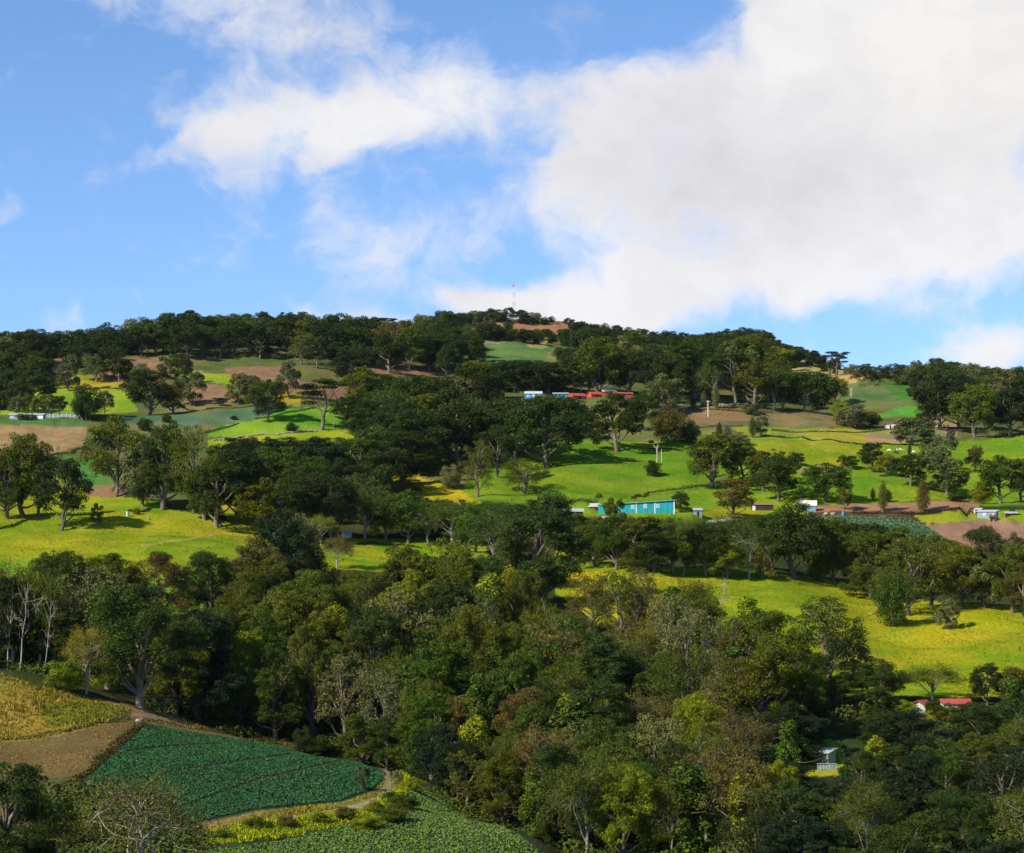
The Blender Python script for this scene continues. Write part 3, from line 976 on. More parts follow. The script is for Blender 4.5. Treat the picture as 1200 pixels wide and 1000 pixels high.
# --- trees one can pick out singly: x, y of the foot, height, width (photo px), shape, tint, where it stands
SINGLE = """
101 493 42 35 shrub dark|beside the long pale hut
175 487 54 50 oak dark|between the blue green field and brown plot
203 486 40 22 tall brown|between the blue green field and brown plot
122 485 27 20 oak grey|right of the long pale hut
147 446 23 19 oak dark|below the brown ridge plots
139 447 40 17 tall dark|below the brown ridge plots
113 448 33 27 oak grey|below the brown ridge plots
80 459 42 26 drooping grey|above the long pale hut
224 476 40 27 drooping grey|beside the triangular brown plot
280 473 36 25 drooping grey|beside the triangular brown plot
294 473 33 22 oak grey|beside the triangular brown plot
256 476 10 14 umbrella dark|alone on the triangular brown plot
165 452 26 20 shrub grey|below the brown ridge plots
214 450 34 24 oak dark|below the brown ridge plots
196 446 30 18 drooping grey|below the brown ridge plots
20 487 23 17 oak grey|behind the long pale hut
33 486 24 16 oak olive|behind the long pale hut
45 486 22 16 drooping grey|behind the long pale hut
57 486 24 18 oak grey|behind the long pale hut
69 486 22 16 oak dark|behind the long pale hut
24 493 7 9 shrub grey|against the long pale hut
30 493 8 10 shrub dark|against the long pale hut
38 493 7 9 shrub olive|against the long pale hut
170 505 15 18 shrub dark|on the blue green field
195 496 10 11 shrub dark|on the blue green field
274 492 5 8 shrub dark|on the blue green field
27 605 96 66 oak olive|at the left meadow's upper edge
72 622 84 54 oak dark|at the left meadow's upper edge
8 608 80 40 tall dark|at the left meadow's upper edge
45 606 88 40 airy olive|at the left meadow's upper edge
113 615 25 13 drooping grey|on the left meadow
136 583 94 64 oak olive|beside the small brown plot
190 598 100 52 tall dark|behind the left meadow
168 594 80 36 drooping grey|behind the left meadow
227 601 102 52 airy olive|behind the left meadow
254 618 80 64 oak dark|behind the left meadow
279 611 86 54 oak blue|behind the left meadow
298 612 70 40 oak dark|behind the left meadow
240 610 60 36 tall olive|behind the left meadow
160 603 8 9 shrub gold|by the water drum
312 627 66 62 oak olive|with pale trunk by the meadow
345 632 76 60 oak dark|with dense crown behind the meadow
377 504 59 50 umbrella dark|alone on the bright green terraces
314 495 50 32 oak dark|at the bright terraces' left edge
300 486 40 22 oak olive|at the bright terraces' left edge
342 507 12 14 shrub dark|on the bright green terraces
390 507 19 5 bare grey|broken on the bright green terraces
338 467 44 23 drooping grey|beside the brown strip field
424 482 52 36 oak olive|right of the bright green terraces
432 482 28 36 shrub mid|right of the bright green terraces
458 429 54 40 airy brown|with tall pale trunk below the ridge
492 558 78 66 oak dark|above the golden slope
536 548 78 54 oak dark|above the golden slope
560 583 66 32 airy olive|at the central pasture's left end
527 574 29 25 shrub grey|at the central pasture's left end
437 580 31 20 drooping grey|left of the golden slope
478 579 21 34 shrub grey|left of the golden slope
582 560 62 40 oak dark|at the central pasture's left end
604 540 70 46 oak dark|at the central pasture's left end
642 549 85 78 oak dark|casting shadow across the central pasture
723 530 68 52 oak dark|at the central pasture's upper edge
752 504 46 38 oak dark|below the red roofed cottages
684 513 31 25 oak dark|below the red roofed cottages
614 579 42 42 airy olive|leaning on the central pasture
765 559 19 18 shrub dark|alone on the central pasture
785 519 42 40 shrub brown|at the central pasture's upper edge
806 519 26 25 shrub dark|at the central pasture's upper edge
836 572 64 52 oak olive|beside the hedge above the teal shed
872 568 50 42 oak olive|beside the hedge above the teal shed
843 517 22 8 column dark|by the right fields' corner
882 513 25 9 column mid|by the right fields' corner
852 518 19 10 column grey|by the right fields' corner
892 512 24 14 drooping grey|by the right fields' corner
867 521 14 24 shrub grey|by the right fields' corner
776 482 42 38 drooping grey|above the olive plot
839 479 29 9 column grey|above the olive plot
825 477 19 8 column grey|above the olive plot
812 479 14 8 column dark|above the olive plot
880 486 17 18 shrub grey|above the olive plot
640 460 24 24 drooping grey|right behind the coloured cottages
628 459 22 20 drooping grey|right behind the coloured cottages
655 460 26 22 drooping grey|right behind the coloured cottages
672 460 24 22 drooping grey|right behind the coloured cottages
690 459 30 26 oak dark|right behind the coloured cottages
706 458 34 30 oak mid|right behind the coloured cottages
738 460 38 34 oak dark|right behind the coloured cottages
661 425 22 21 shrub dark|on the upper green plot
682 422 37 24 oak dark|on the upper green plot
706 422 21 22 oak grey|on the upper green plot
764 438 40 44 umbrella dark|high above the red roofed cottages
1022 554 35 25 oak dark|among the grazing cows
1038 559 27 23 oak lime|among the grazing cows
1067 570 37 37 oak dark|below the grazing cows
1109 581 46 40 drooping grey|below the grazing cows
1106 557 52 28 drooping grey|right of the grazing cows
1142 553 31 19 oak brown|on the right green pasture
1087 549 31 25 drooping grey|right of the grazing cows
1066 535 15 5 column dark|right of the grazing cows
968 589 46 48 oak mid|behind the gabled hut
989 598 27 17 oak olive|beside the gabled hut
1035 600 36 11 column brown|on the brown strip
1023 587 15 6 column brown|beyond the brown strip
1041 589 15 9 column dark|beyond the brown strip
1082 602 40 15 column brown|on the brown strip
1172 590 56 46 oak mid|above the blue white shed
1196 588 50 36 oak olive|above the blue white shed
1150 590 22 26 shrub lime|above the blue white shed
1120 588 12 22 shrub mid|above the blue white shed
1070 522 34 40 drooping grey|right of the white cottage
1000 501 26 40 shrub grey|left of the white cottage
1020 499 16 22 shrub mid|left of the white cottage
985 494 24 24 shrub lime|left of the white cottage
912 588 58 48 oak dark|behind the brown roofed shed
895 577 48 38 oak olive|behind the brown roofed shed
935 546 15 15 oak dark|on the yellow right pasture
998 550 16 15 oak dark|on the yellow right pasture
987 546 13 11 oak olive|on the yellow right pasture
972 441 16 17 oak dark|on the skyline beside the gold plot
1000 444 17 18 oak grey|on the skyline beside the gold plot
1016 445 18 19 oak dark|on the skyline beside the gold plot
980 442 30 26 umbrella dark|on the skyline above the gold plot
797 600 24 18 oak dark|right of the long teal shed
720 628 44 21 drooping olive|in front of the long teal shed
860 608 46 38 oak brown|left of the brown roofed shed
838 590 18 6 bare grey|left of the brown roofed shed
672 660 56 50 oak dark|in the belt below the teal shed
698 664 58 42 tall olive|in the belt below the teal shed
722 668 64 46 oak mid|in the belt below the teal shed
745 668 62 42 tall olive|in the belt below the teal shed
766 671 64 44 tall dark|in the belt below the teal shed
790 674 66 52 oak olive|in the belt below the teal shed
800 676 46 22 bare grey|in the belt below the teal shed
826 677 62 46 oak dark|in the belt below the teal shed
852 678 44 46 oak lime|in the belt below the teal shed
878 678 66 56 feathery mid|in the belt below the teal shed
893 679 44 22 tall gold|in the belt below the teal shed
845 664 62 60 feathery mid|in the belt below the teal shed
905 668 66 50 oak mid|left of the big pale trunk
933 679 88 68 oak dark|with big pale trunk above the meadow
960 681 46 32 shrub olive|right of the big pale trunk
977 684 60 38 oak olive|right of the big pale trunk
1000 688 64 42 oak olive|right of the big pale trunk
1022 702 78 50 tall olive|with whitewashed foot above the meadow
1046 734 62 40 shrub mid|on the yellow meadow
1064 722 92 70 airy olive|behind the egg shaped meadow bush
1090 712 74 54 oak olive|behind the egg shaped meadow bush
1110 738 36 22 drooping grey|on the yellow meadow
1128 712 72 56 oak olive|at the yellow meadow's upper edge
1153 713 50 42 drooping grey|at the yellow meadow's upper edge
1165 712 94 56 oak dark|at the yellow meadow's upper edge
1187 719 82 50 oak olive|at the yellow meadow's upper edge
1200 724 64 44 oak brown|at the yellow meadow's upper edge
985 655 48 44 oak mid|below the teal cabbage plot
1015 662 48 52 oak dark|below the teal cabbage plot
1050 664 46 48 oak olive|below the teal cabbage plot
1080 668 42 40 oak olive|below the teal cabbage plot
1105 672 40 44 oak olive|below the teal cabbage plot
636 712 132 78 tall dark|in the middle of the wood
580 672 76 62 feathery mid|left of the tin roofs
606 690 70 50 oak brown|left of the tin roofs
728 762 92 60 airy olive|against the yellow meadow
748 758 92 40 airy brown|against the yellow meadow
694 745 70 56 airy brown|against the yellow meadow
812 772 92 66 feathery olive|against the yellow meadow
842 752 80 28 bare grey|against the yellow meadow
784 765 66 44 feathery brown|against the yellow meadow
700 700 10 14 shrub mid|against the yellow meadow
970 802 102 78 airy dark|with wide limbs on the yellow meadow
994 797 48 44 drooping grey|beside the wide limbed meadow tree
1032 825 52 54 oak dark|at the yellow meadow's foot
1092 824 46 64 feathery lime|above the red roofs
1157 828 50 36 oak blue|right of the red roofs
1190 826 44 46 oak brown|right of the red roofs
75 745 98 68 oak dark|in the wood below the left meadow
130 740 90 66 oak olive|in the wood below the left meadow
183 740 92 62 oak brown|in the wood below the left meadow
244 732 84 66 oak dark|in the wood below the left meadow
15 775 114 72 feathery olive|at the wood's left end
46 780 108 62 feathery olive|at the wood's left end
8 785 96 22 bare grey|at the wood's left end
22 786 108 26 bare grey|at the wood's left end
30 768 86 60 tall dark|at the wood's left end
62 782 76 50 tall mid|at the wood's left end
-6 780 104 64 tall blue|at the wood's left end
51 789 92 30 bare grey|at the wood's left end
101 814 78 48 feathery gold|behind the golden spur
73 810 38 42 shrub lime|behind the golden spur
164 829 142 112 oak dark|at the crest path's end
232 842 124 84 tall blue|at the crest path's end
205 838 110 60 tall olive|at the crest path's end
302 740 108 64 oak brown|below the meadow's right end
358 735 98 62 oak brown|below the meadow's right end
465 762 120 64 tall olive|below the meadow's right end
520 764 132 68 airy olive|below the meadow's right end
395 669 42 34 feathery brown|on the left meadow's right end
360 637 38 34 feathery lime|on the left meadow's right end
376 639 36 30 feathery lime|on the left meadow's right end
332 632 72 48 oak dark|behind the left meadow's right end
388 633 74 52 oak blue|behind the left meadow's right end
428 632 64 62 feathery mid|behind the left meadow's right end
452 634 58 46 oak olive|behind the left meadow's right end
478 637 62 46 oak mid|behind the left meadow's right end
502 640 54 48 feathery mid|behind the left meadow's right end
530 642 56 60 feathery mid|behind the left meadow's right end
556 648 56 44 oak mid|behind the left meadow's right end
10 1046 150 80 tall dark|in the lower left corner
62 1040 100 60 feathery olive|in the lower left corner
162 1048 140 138 feathery brown|below the near cabbage field
44 962 30 44 shrub dark|in the lower left corner
86 992 30 40 shrub olive|in the lower left corner
424 927 30 15 drooping grey|at the near cabbage field's tip
467 920 18 9 drooping grey|beside the path's bend
1094 842 22 24 shrub dark|before the red roofed houses
1112 846 22 26 shrub olive|before the red roofed houses
1133 846 23 28 shrub dark|before the red roofed houses
1062 838 18 24 shrub lime|before the red roofed houses
354 882 30 24 shrub blue|at the near cabbage field's top
372 884 22 30 shrub dark|at the near cabbage field's top
452 905 64 40 tall dark|close behind the path's bend
482 912 70 44 tall mid|close behind the path's bend
508 925 76 44 tall blue|close behind the path's bend
424 898 60 40 tall olive|close behind the path's bend
549 950 70 46 airy olive|with forked trunk by the lower field
"""
SINGLE += """300 976 20 28 shrub olive|on the bank below the path
262 984 14 22 shrub mid|on the bank below the path
335 972 18 24 shrub brown|on the bank below the path
375 966 16 26 shrub lime|on the bank below the path
405 962 17 26 shrub olive|on the bank below the path
440 953 16 24 shrub lime|on the bank below the path
457 942 15 20 shrub mid|on the bank below the path
474 950 22 32 shrub olive|on the bank below the path
484 928 18 24 shrub lime|on the bank below the path
458 964 22 34 shrub olive|on the bank below the path
430 972 18 36 shrub lime|on the bank below the path
478 912 12 18 shrub olive|on the bank below the path
"""
for ln in SINGLE.strip().splitlines():
    spec, where = ln.split('|')
    x, y, h, wd, shape, tint = spec.split()
    yy = float(y)
    rm = 0.0
    if 'wood' in where and 'lower' not in where:
        rm = 500
    if "crest path's" in where or 'golden spur' in where:
        rm = 445
    if 'close behind' in where:
        rm = 428
    if 'forked trunk' in where:
        rm = 372
    if '136' not in spec and 'below the near cabbage' in where:
        rm = 0
    plant(float(x), yy, float(h), float(wd) * (1.15 if shape not in ('column', 'shrub', 'bare') else 1.0), shape, tint, where, None, rm)

# --- woods: each tree placed inside the outline of its wood (photo px of the feet), nearest kinds mixed as in the photo
WOODS = [([(-20, 715), (60, 715), (115, 800), (60, 806), (-20, 786)], 468), ([(40, 935), (90, 930), (230, 968), (235, 1010), (30, 1010)], 250), ([(130, 800), (240, 830), (330, 850), (350, 866), (250, 850), (170, 832)], 468)]


def wood(poly, sx, sy, hh, asp, mix, wheres, group, rmin=0.0, seed=1, keep=(), name=None, cap=400):
    g = np.random.default_rng(seed)
    sx, sy = (sx * 1.3, sy * 1.35) if name else (sx * 1.2, sy * 1.35) if max(q[1] for q in poly) < 620 else (sx * 1.42, sy * 1.6)
    hh = (hh[0] * 1.04, hh[1] * 1.04)
    asp = (asp[0] * 1.1, asp[1] * 1.15)
    WOODS.append((poly, rmin))
    n0 = len(TREES)
    P = np.array(poly, float)
    lo, hi = P.min(0), P.max(0)
    pts = []
    for _ in range(7000):
        q = g.uniform(lo, hi)
        if not inside(poly, q[:1], q[1:])[0]:
            continue
        if any(((q[0] - a) / sx) ** 2 + ((q[1] - b) / sy) ** 2 < 1 for a, b in pts):
            continue
        if any(x0 < q[0] < x1 and y0 < q[1] < y1 for x0, x1, y0, y1 in keep):
            continue
        pts.append(tuple(q))
        if len(pts) >= cap:
            break
    wts = np.array([m[2] for m in mix], float)
    for x, y in sorted(pts):
        sh, ti, _ = mix[g.choice(len(mix), p=wts / wts.sum())]
        h = g.uniform(*hh)
        a = g.uniform(*asp)
        if sh == 'creeper':
            a, h = g.uniform(.3, .5), h * .9
        if sh == 'bare':
            a = .35
        if sh == 'shrub':
            h *= .55
            a = 1.05
        wh = next(t for lim, t in wheres if x <= lim)
        plant(x, y, h, h * a, sh, ti, wh, group, rmin, name=name)
    print('wood', seed, len(TREES) - n0, group)


DK = [('oak', 'dark', 5), ('oak', 'olive', 1.3), ('tall', 'dark', 2), ('oak', 'blue', 1.5), ('drooping', 'grey', .7), ('feathery', 'mid', .7), ('round', 'dark', 1.5), ('oak', 'mid', 1), ('umbrella', 'dark', .2), ('airy', 'olive', .6)]
GUL = [('tall', 'dark', 2), ('tall', 'olive', 3), ('oak', 'olive', 2), ('creeper', 'mid', 1.8), ('creeper', 'lime', 1), ('feathery', 'olive', 1.2), ('airy', 'grey', 1.4), ('tall', 'lime', 1.3), ('tall', 'mid', 2), ('tall', 'blue', .8), ('airy', 'olive', 1), ('oak', 'brown', .4)]
BRN = [('feathery', 'brown', 2), ('feathery', 'olive', 2.2), ('airy', 'grey', 1.5), ('tall', 'olive', 2), ('oak', 'lime', .8), ('creeper', 'lime', 1), ('creeper', 'mid', 1.4), ('tall', 'dark', 1.4), ('airy', 'brown', 1), ('tall', 'mid', 1.2)]
BLK = [('tall', 'blue', 2.4), ('tall', 'dark', 2.4), ('oak', 'dark', 2), ('feathery', 'olive', .8), ('creeper', 'mid', 1), ('oak', 'mid', 1), ('airy', 'blue', 1), ('feathery', 'brown', .4), ('tall', 'olive', .7)]  # lower woods: its 'blue' trees carry the cloud shade in their colour
# ridge, left
wood([(0, 413), (150, 405), (330, 393), (330, 402), (150, 416), (0, 424)], 13, 6, (28, 44), (.75, 1.0), [('oak', 'dark', 3), ('round', 'dark', 3), ('round', 'grey', 1.2), ('round', 'blue', 2), ('umbrella', 'dark', .25)],
     [(80, "on the skyline's left end"), (160, 'on the skyline left of the tall knoll'), (240, 'on the tall wooded knoll'), (999, 'on the skyline right of the knoll')], "trees along the left skyline", seed=3)
wood([(330, 393), (520, 386), (540, 398), (430, 404), (330, 402)], 14, 6, (22, 34), (.75, 1.0), [('oak', 'dark', 3), ('round', 'dark', 3), ('round', 'grey', 1), ('round', 'blue', 2), ('umbrella', 'dark', .3)],
     [(430, 'on the middle skyline ridge'), (999, 'on the skyline climbing to the summit')], "trees along the left skyline", seed=4)
plant(219, 402, 38, 22, 'umbrella', 'dark', 'towering over the wooded knoll', "trees along the left skyline")
plant(452, 398, 26, 24, 'umbrella', 'dark', 'towering over the middle ridge', "trees along the left skyline")
wood([(150, 412), (330, 402), (420, 408), (424, 440), (400, 440), (330, 424), (150, 420)], 15, 7, (30, 42), (.65, .95), DK,
     [(230, 'just under the wooded knoll'), (310, 'above the brown ridge plots'), (999, 'above the brown strip field')], "trees below the left ridge", seed=5)
wood([(0, 425), (35, 425), (48, 450), (45, 480), (0, 490)], 17, 9, (34, 46), (.7, .95), DK, [(999, 'in the far left clump')], "trees at the far left", seed=6)
wood([(85, 425), (130, 422), (128, 436), (90, 440)], 13, 6, (24, 32), (.7, .9), DK, [(999, 'between the two ridge plots')], "trees below the left ridge", seed=61)
# middle slope
wood([(410, 440), (560, 424), (640, 436), (640, 455), (600, 460), (470, 462), (410, 462)], 17, 7, (36, 48), (.7, .95), DK,
     [(480, 'above the mid slope wood'), (560, 'under the summit plots'), (999, 'above the blue cottage')], "trees of the upper slope", seed=7)
wood([(400, 475), (470, 465), (600, 468), (612, 500), (600, 530), (560, 545), (500, 530), (410, 520)], 20, 9, (46, 62), (.7, 1.0), DK,
     [(460, 'in the mid slope wood, left part'), (530, 'in the mid slope wood, centre'), (999, 'left of the blue cottage')], "trees of the mid slope wood", seed=8)
wood([(270, 560), (330, 530), (420, 525), (480, 545), (465, 590), (430, 612), (330, 615)], 24, 11, (50, 66), (.75, 1.05), DK + [('oak', 'mid', 2), ('feathery', 'mid', 1.5), ('oak', 'brown', 1)],
     [(350, 'left of the golden slope, far part'), (999, 'left of the golden slope, near part')], "trees of the mid slope wood", seed=9)
wood([(490, 592), (620, 596), (650, 615), (650, 640), (500, 636), (440, 622)], 28, 10, (44, 60), (.8, 1.1), [('feathery', 'mid', 2), ('oak', 'mid', 2), ('oak', 'olive', 2), ('oak', 'dark', 1), ('feathery', 'olive', 1)],
     [(999, 'below the golden slope')], "trees of the mid slope wood", seed=10)
# right of centre, under and over the cottages
wood([(690, 462), (760, 455), (905, 462), (912, 482), (780, 474), (740, 466)], 18, 7, (48, 66), (.65, .95), DK,
     [(770, 'behind the red roofed cottages'), (850, 'above the olive plot, tall row'), (999, "at the tall row's right end")], "tall trees behind the cottages", seed=11)
wood([(600, 440), (690, 436), (690, 458), (640, 462), (600, 460)], 16, 7, (30, 44), (.7, .95), DK + [('drooping', 'grey', 3)], [(999, 'between the blue and red cottages')], "tall trees behind the cottages", seed=12)
wood([(700, 432), (760, 424), (900, 428), (930, 450), (760, 452), (700, 448)], 17, 7, (36, 48), (.7, 1.0), DK,
     [(800, 'above the tall row'), (999, 'under the far right hill')], "trees of the upper slope", seed=13)
wood([(905, 440), (975, 446), (985, 484), (930, 486), (905, 480)], 16, 8, (40, 54), (.65, .95), DK + [('oak', 'lime', 1)], [(999, 'left of the high right fields')], "trees of the right slope", seed=14)
wood([(1070, 455), (1200, 462), (1200, 516), (1140, 514), (1075, 498)], 19, 9, (46, 60), (.65, .95), DK + [('oak', 'grey', 1)],
     [(1120, 'right of the high right fields'), (999e3, 'on the steep right slope')], "trees of the right slope", seed=15)
wood([(990, 446), (1080, 440), (1210, 448), (1210, 456), (1080, 452), (1000, 456)], 17, 6, (26, 40), (.75, 1.1), [('oak', 'dark', 2), ('round', 'dark', 2.5), ('round', 'blue', 2), ('round', 'grey', 1.4), ('airy', 'dark', .6)],
     [(1060, 'on the right skyline above fields'), (1120, 'on the right skyline knoll'), (9999, "on the skyline's right end")], "trees along the right skyline", seed=16)
# summit and far hill
FARM = [('round', 'dark', 4), ('round', 'grey', 1.5), ('round', 'blue', 3), ('oak', 'dark', 1.5), ('shrub', 'grey', .5)]
wood([(500, 388), (540, 378), (600, 375), (600, 379), (540, 386), (510, 394)], 8, 3, (13, 18), (.75, 1.1), FARM, [(999, 'left of the lattice mast')], "summit trees", seed=17, name='hilltop_tree')
wood([(606, 376), (680, 380), (700, 388), (690, 391), (660, 384), (610, 380)], 7, 3, (11, 16), (.8, 1.1), FARM, [(999, 'right of the lattice mast')], "summit trees", seed=18, name='hilltop_tree')
wood([(520, 392), (600, 391), (680, 394), (740, 400), (740, 414), (660, 408), (600, 400), (530, 400)], 9, 4, (13, 20), (.75, 1.1), FARM, [(600, 'under the brown summit plot'), (670, 'under the mast hill'), (999, 'right below the summit')], "summit trees", seed=19, name='hilltop_tree')
wood([(690, 390), (760, 392), (850, 397), (850, 410), (760, 408), (700, 400)], 8, 4, (9, 15), (.8, 1.1), FARM, [(770, 'on the saddle right of the summit'), (999, 'on the saddle before the far hill')], "summit trees", seed=20, name='hilltop_tree')
wood([(830, 402), (880, 399), (930, 410), (975, 424), (985, 436), (930, 430), (840, 418)], 9, 4, (14, 22), (.8, 1.1), [('round', 'blue', 3), ('round', 'dark', 3), ('oak', 'mid', 1)], [(890, 'on the far right hill top'), (999, "on the far right hill's slope")], "summit trees", seed=22, name='hilltop_tree')
wood([(740, 412), (900, 412), (930, 432), (740, 428)], 12, 5, (18, 28), (.8, 1.1), FARM, [(830, 'on the dim slope under the saddle'), (999, 'on the dim slope under the far hill')], "trees of the upper slope", seed=23, name='hilltop_tree')
wood([(460, 408), (540, 402), (560, 424), (470, 428)], 12, 5, (20, 30), (.7, 1.0), DK, [(999, 'left of the upper green plot')], "trees of the upper slope", seed=24)
wood([(560, 424), (660, 424), (690, 440), (600, 442)], 14, 5, (24, 34), (.7, 1.0), DK, [(999, 'below the upper green plot')], "trees of the upper slope", seed=25)
wood([(600, 500), (650, 490), (680, 500), (640, 512), (610, 520)], 16, 7, (34, 46), (.8, 1.0), DK, [(999, 'below the blue cottage')], "trees of the mid slope wood", seed=26)
# the gully wood
wood([(235, 770), (270, 722), (400, 706), (600, 730), (660, 780), (660, 860), (560, 905), (470, 900), (380, 885), (260, 862)], 30, 11, (90, 136), (.40, .64), GUL,
     [(300, 'above the near cabbage field, left'), (360, 'above the near cabbage field, middle'), (430, "above the near cabbage field's tip"), (500, 'in the gully wood, left part'), (570, 'in the gully wood, middle'), (999, "at the gully wood's right side")], "trees of the gully wood", rmin=500, seed=27)
wood([(90, 770), (240, 745), (260, 800), (200, 830), (100, 800)], 36, 11, (80, 110), (.6, .85), GUL, [(999, 'in the wood behind the golden spur')], "trees of the gully wood", rmin=500, seed=28)
wood([(500, 915), (545, 905), (640, 880), (700, 930), (740, 1040), (640, 1010), (560, 965), (520, 940)], 32, 11, (80, 105), (.48, .75), GUL + BLK, [(560, 'right of the path bend'), (9999, 'along the lower field edge')], "trees of the gully wood", rmin=412, seed=29)
wood([(640, 790), (720, 775), (880, 785), (930, 830), (930, 1050), (700, 1050), (640, 960)], 36, 14, (84, 126), (.46, .74), BRN,
     [(720, 'in the brown wood, left part'), (800, 'in the brown wood, middle'), (870, 'in the brown wood below meadow'), (9999, 'in the brown wood, right part')], "trees of the brown wood", seed=30, rmin=395)
wood([(880, 800), (960, 815), (1040, 838), (1040, 862), (950, 866), (880, 850)], 34, 12, (40, 60), (.8, 1.05), BLK + [('oak', 'lime', 1)], [(999, 'between meadow and pale house'), (9999, 'left of the red roofs')], "trees of the lower right wood", seed=31, keep=[(940, 1000, 840, 900)])
wood([(1040, 860), (1210, 845), (1210, 930), (1020, 930)], 42, 15, (50, 66), (.7, 1.05), BLK + [('creeper', 'lime', 1), ('feathery', 'olive', 2)], [(1110, 'just below the red roofs'), (9999, 'right below the red roofs')], "trees of the lower right wood", seed=32)
wood([(880, 1000), (940, 965), (1210, 935), (1210, 1080), (860, 1080)], 50, 18, (72, 100), (.65, .95), BLK, [(960, 'below the pale house, left'), (1040, 'below the pale house'), (1120, "in the lower right wood's dark middle"), (9999, 'in the lower right corner')], "trees of the lower right wood", seed=33)
wood([(885, 900), (935, 880), (940, 930), (900, 960)], 30, 14, (60, 80), (.7, .95), BLK, [(9999, 'left of the pale house')], "trees of the lower right wood", seed=34)
wood([(995, 910), (1040, 880), (1050, 930), (1000, 950)], 30, 14, (50, 60), (.8, 1.0), BLK, [(9999, 'right of the pale house')], "trees of the lower right wood", seed=35)

# labels: colour, form and place; where several share all three, their order from the left
by = {}
for t in TREES:
    by.setdefault(t[2:5], []).append(t)
for (tint, shape, where), L in by.items():
    nm, one, many = SHAPE[shape]
    L.sort(key=lambda t: t[1])
    for i, t in enumerate(L):
        cw = 'pale grey' if shape == 'bare' else WORD[tint]
        t[0]['label'] = f"{cw} {one} {where}" if len(L) == 1 else f"{ORD[min(i, 19)]} of {cw} {many} {where}"
        if 'group' not in t[0]:
            t[0]['group'] = "single trees and bushes of the farmland"
print('LONG', [t[0]['label'] for t in TREES if len(t[0]['label'].split()) > 16])
print("TREES", len(TREES), {n: sum(1 for t in TREES if t[0].name.split('.')[0] == n) for n in {t[0].name.split('.')[0] for t in TREES}}, "dup-max", max(len(v) for v in by.values()))

# ------------------------------------------------------------------ undergrowth on the floor of the woods
ug = np.random.default_rng(5)
mb = MB()
for poly, rmin in WOODS:
    P = np.array(poly, float)
    lo, hi = P.min(0), P.max(0)
    for _ in range(int(14 + (hi - lo).prod() / (130 if hi[1] > 700 else 200))):
        q = ug.uniform(lo, hi)
        if not inside(poly, q[:1], q[1:])[0] or (945 < q[0] < 995 and 845 < q[1] < 905):
            continue
        p = at(q[0], q[1], rmin)
        r = ug.uniform(1.2, 3.2) * (1.25 if p[1] < 900 else 1.2)
        n = 110
        d = unit(ug, n)
        d[:, 2] = np.abs(d[:, 2])
        C = p + d * np.array((r, r, r * .75)) * ug.uniform(.5, 1.05, (n, 1))
        mb.cards(C, d + ug.normal(size=(n, 3)) * .6 + (0, 0, .3), .21 * r, .14 * r, None, ug)
under = mb.build("undergrowth", LEAF)
under.color = (.050, .072, .016, 1)
tag(under, "low bushes and creepers covering the ground under the woods", "undergrowth", kind="stuff")

# ------------------------------------------------------------------ hedges, banks and dry stone walls between the plots
hg = np.random.default_rng(9)


def resample(pts, step):
    P = np.array([at(x, y, r) for x, y, r in pts])
    seg = np.linalg.norm(np.diff(P[:, :2], axis=0), axis=1)
    s = np.concatenate([[0], np.cumsum(seg)])
    t = np.arange(0, s[-1], step)
    X, Y = np.interp(t, s, P[:, 0]), np.interp(t, s, P[:, 1])
    return np.stack([X, Y, ground(X, Y)], 1)


def hedge(name, label, pts, h, wd, col, cat='hedge', leaf=.5, gap=.12, rmin=0):
    P = resample([(x, y, rmin) for x, y in pts], .8)
    g = hg
    m = MB()
    wob = np.interp(np.arange(len(P)), np.arange(0, len(P) + 8, 4), g.uniform(.35, 1.15, len(np.arange(0, len(P) + 8, 4))))
    per = 26
    C = np.repeat(P, per, axis=0)
    ww = np.repeat(wob, per)[:, None]
    d = unit(g, len(C))
    d[:, 2] = np.abs(d[:, 2])
    C = C + d * np.array((wd, wd, h)) * ww * g.uniform(.55, 1.05, (len(C), 1))
    m.cards(C, d + g.normal(size=(len(C), 3)) * .6 + (0, 0, .25), leaf, leaf * .6, None, g)
    o = m.build(name, LEAF)
    o.color = (*col, 1)
    return tag(o, label, cat, "hedges and banks between the plots")


hedge("hedge", "clipped hedge running above the long teal shed to the pasture's end", [(652, 594), (700, 586), (760, 578), (800, 574), (832, 570)], 1.3, 1.1, (.055, .068, .016))
hedge("hedge", "low scrubby hedge under the white cottage's field", [(905, 505), (985, 507), (1056, 503)], .9, 1.0, (.07, .065, .025))
hedge("hedge", "dark hedge curving between the yellow pasture and the plot above", [(895, 512), (940, 513), (985, 519), (1020, 523), (1062, 521)], .9, 1.0, (.04, .045, .016))
hedge("hedge", "overgrown dark bank at the left meadow's far edge", [(-5, 622), (20, 616), (36, 609)], 1.2, 1.2, (.03, .034, .014))
hedge("hedge", "dark bank across the left meadow's right end", [(405, 638), (440, 637), (470, 639), (496, 643)], .6, .7, (.035, .038, .014))
hedge("hedge", "dark bank behind the water drum", [(152, 600), (175, 596), (205, 595)], .8, .8, (.035, .036, .016))
hedge("hedge", "weedy strip of reddish dry stalks below the brown strip field", [(1000, 602), (1050, 602), (1095, 602), (1140, 599)], 1.1, 1.0, (.055, .036, .02), leaf=.6)
hedge("hedge", "low hedge under the brown strip field's upper side", [(1030, 588), (1080, 588), (1140, 585)], .8, .8, (.08, .085, .02))
hedge("hedge", "ragged hedge between ploughed plot and near cabbage field", [(166, 850), (150, 862), (128, 882), (105, 905), (84, 920), (60, 926)], 1.3, 1.3, (.05, .045, .014), leaf=.42)
hedge("hedge", "brown scrub along the near cabbage field's top edge", [(172, 845), (230, 855), (300, 866), (350, 877)], .9, 1.3, (.10, .078, .028), leaf=.4)
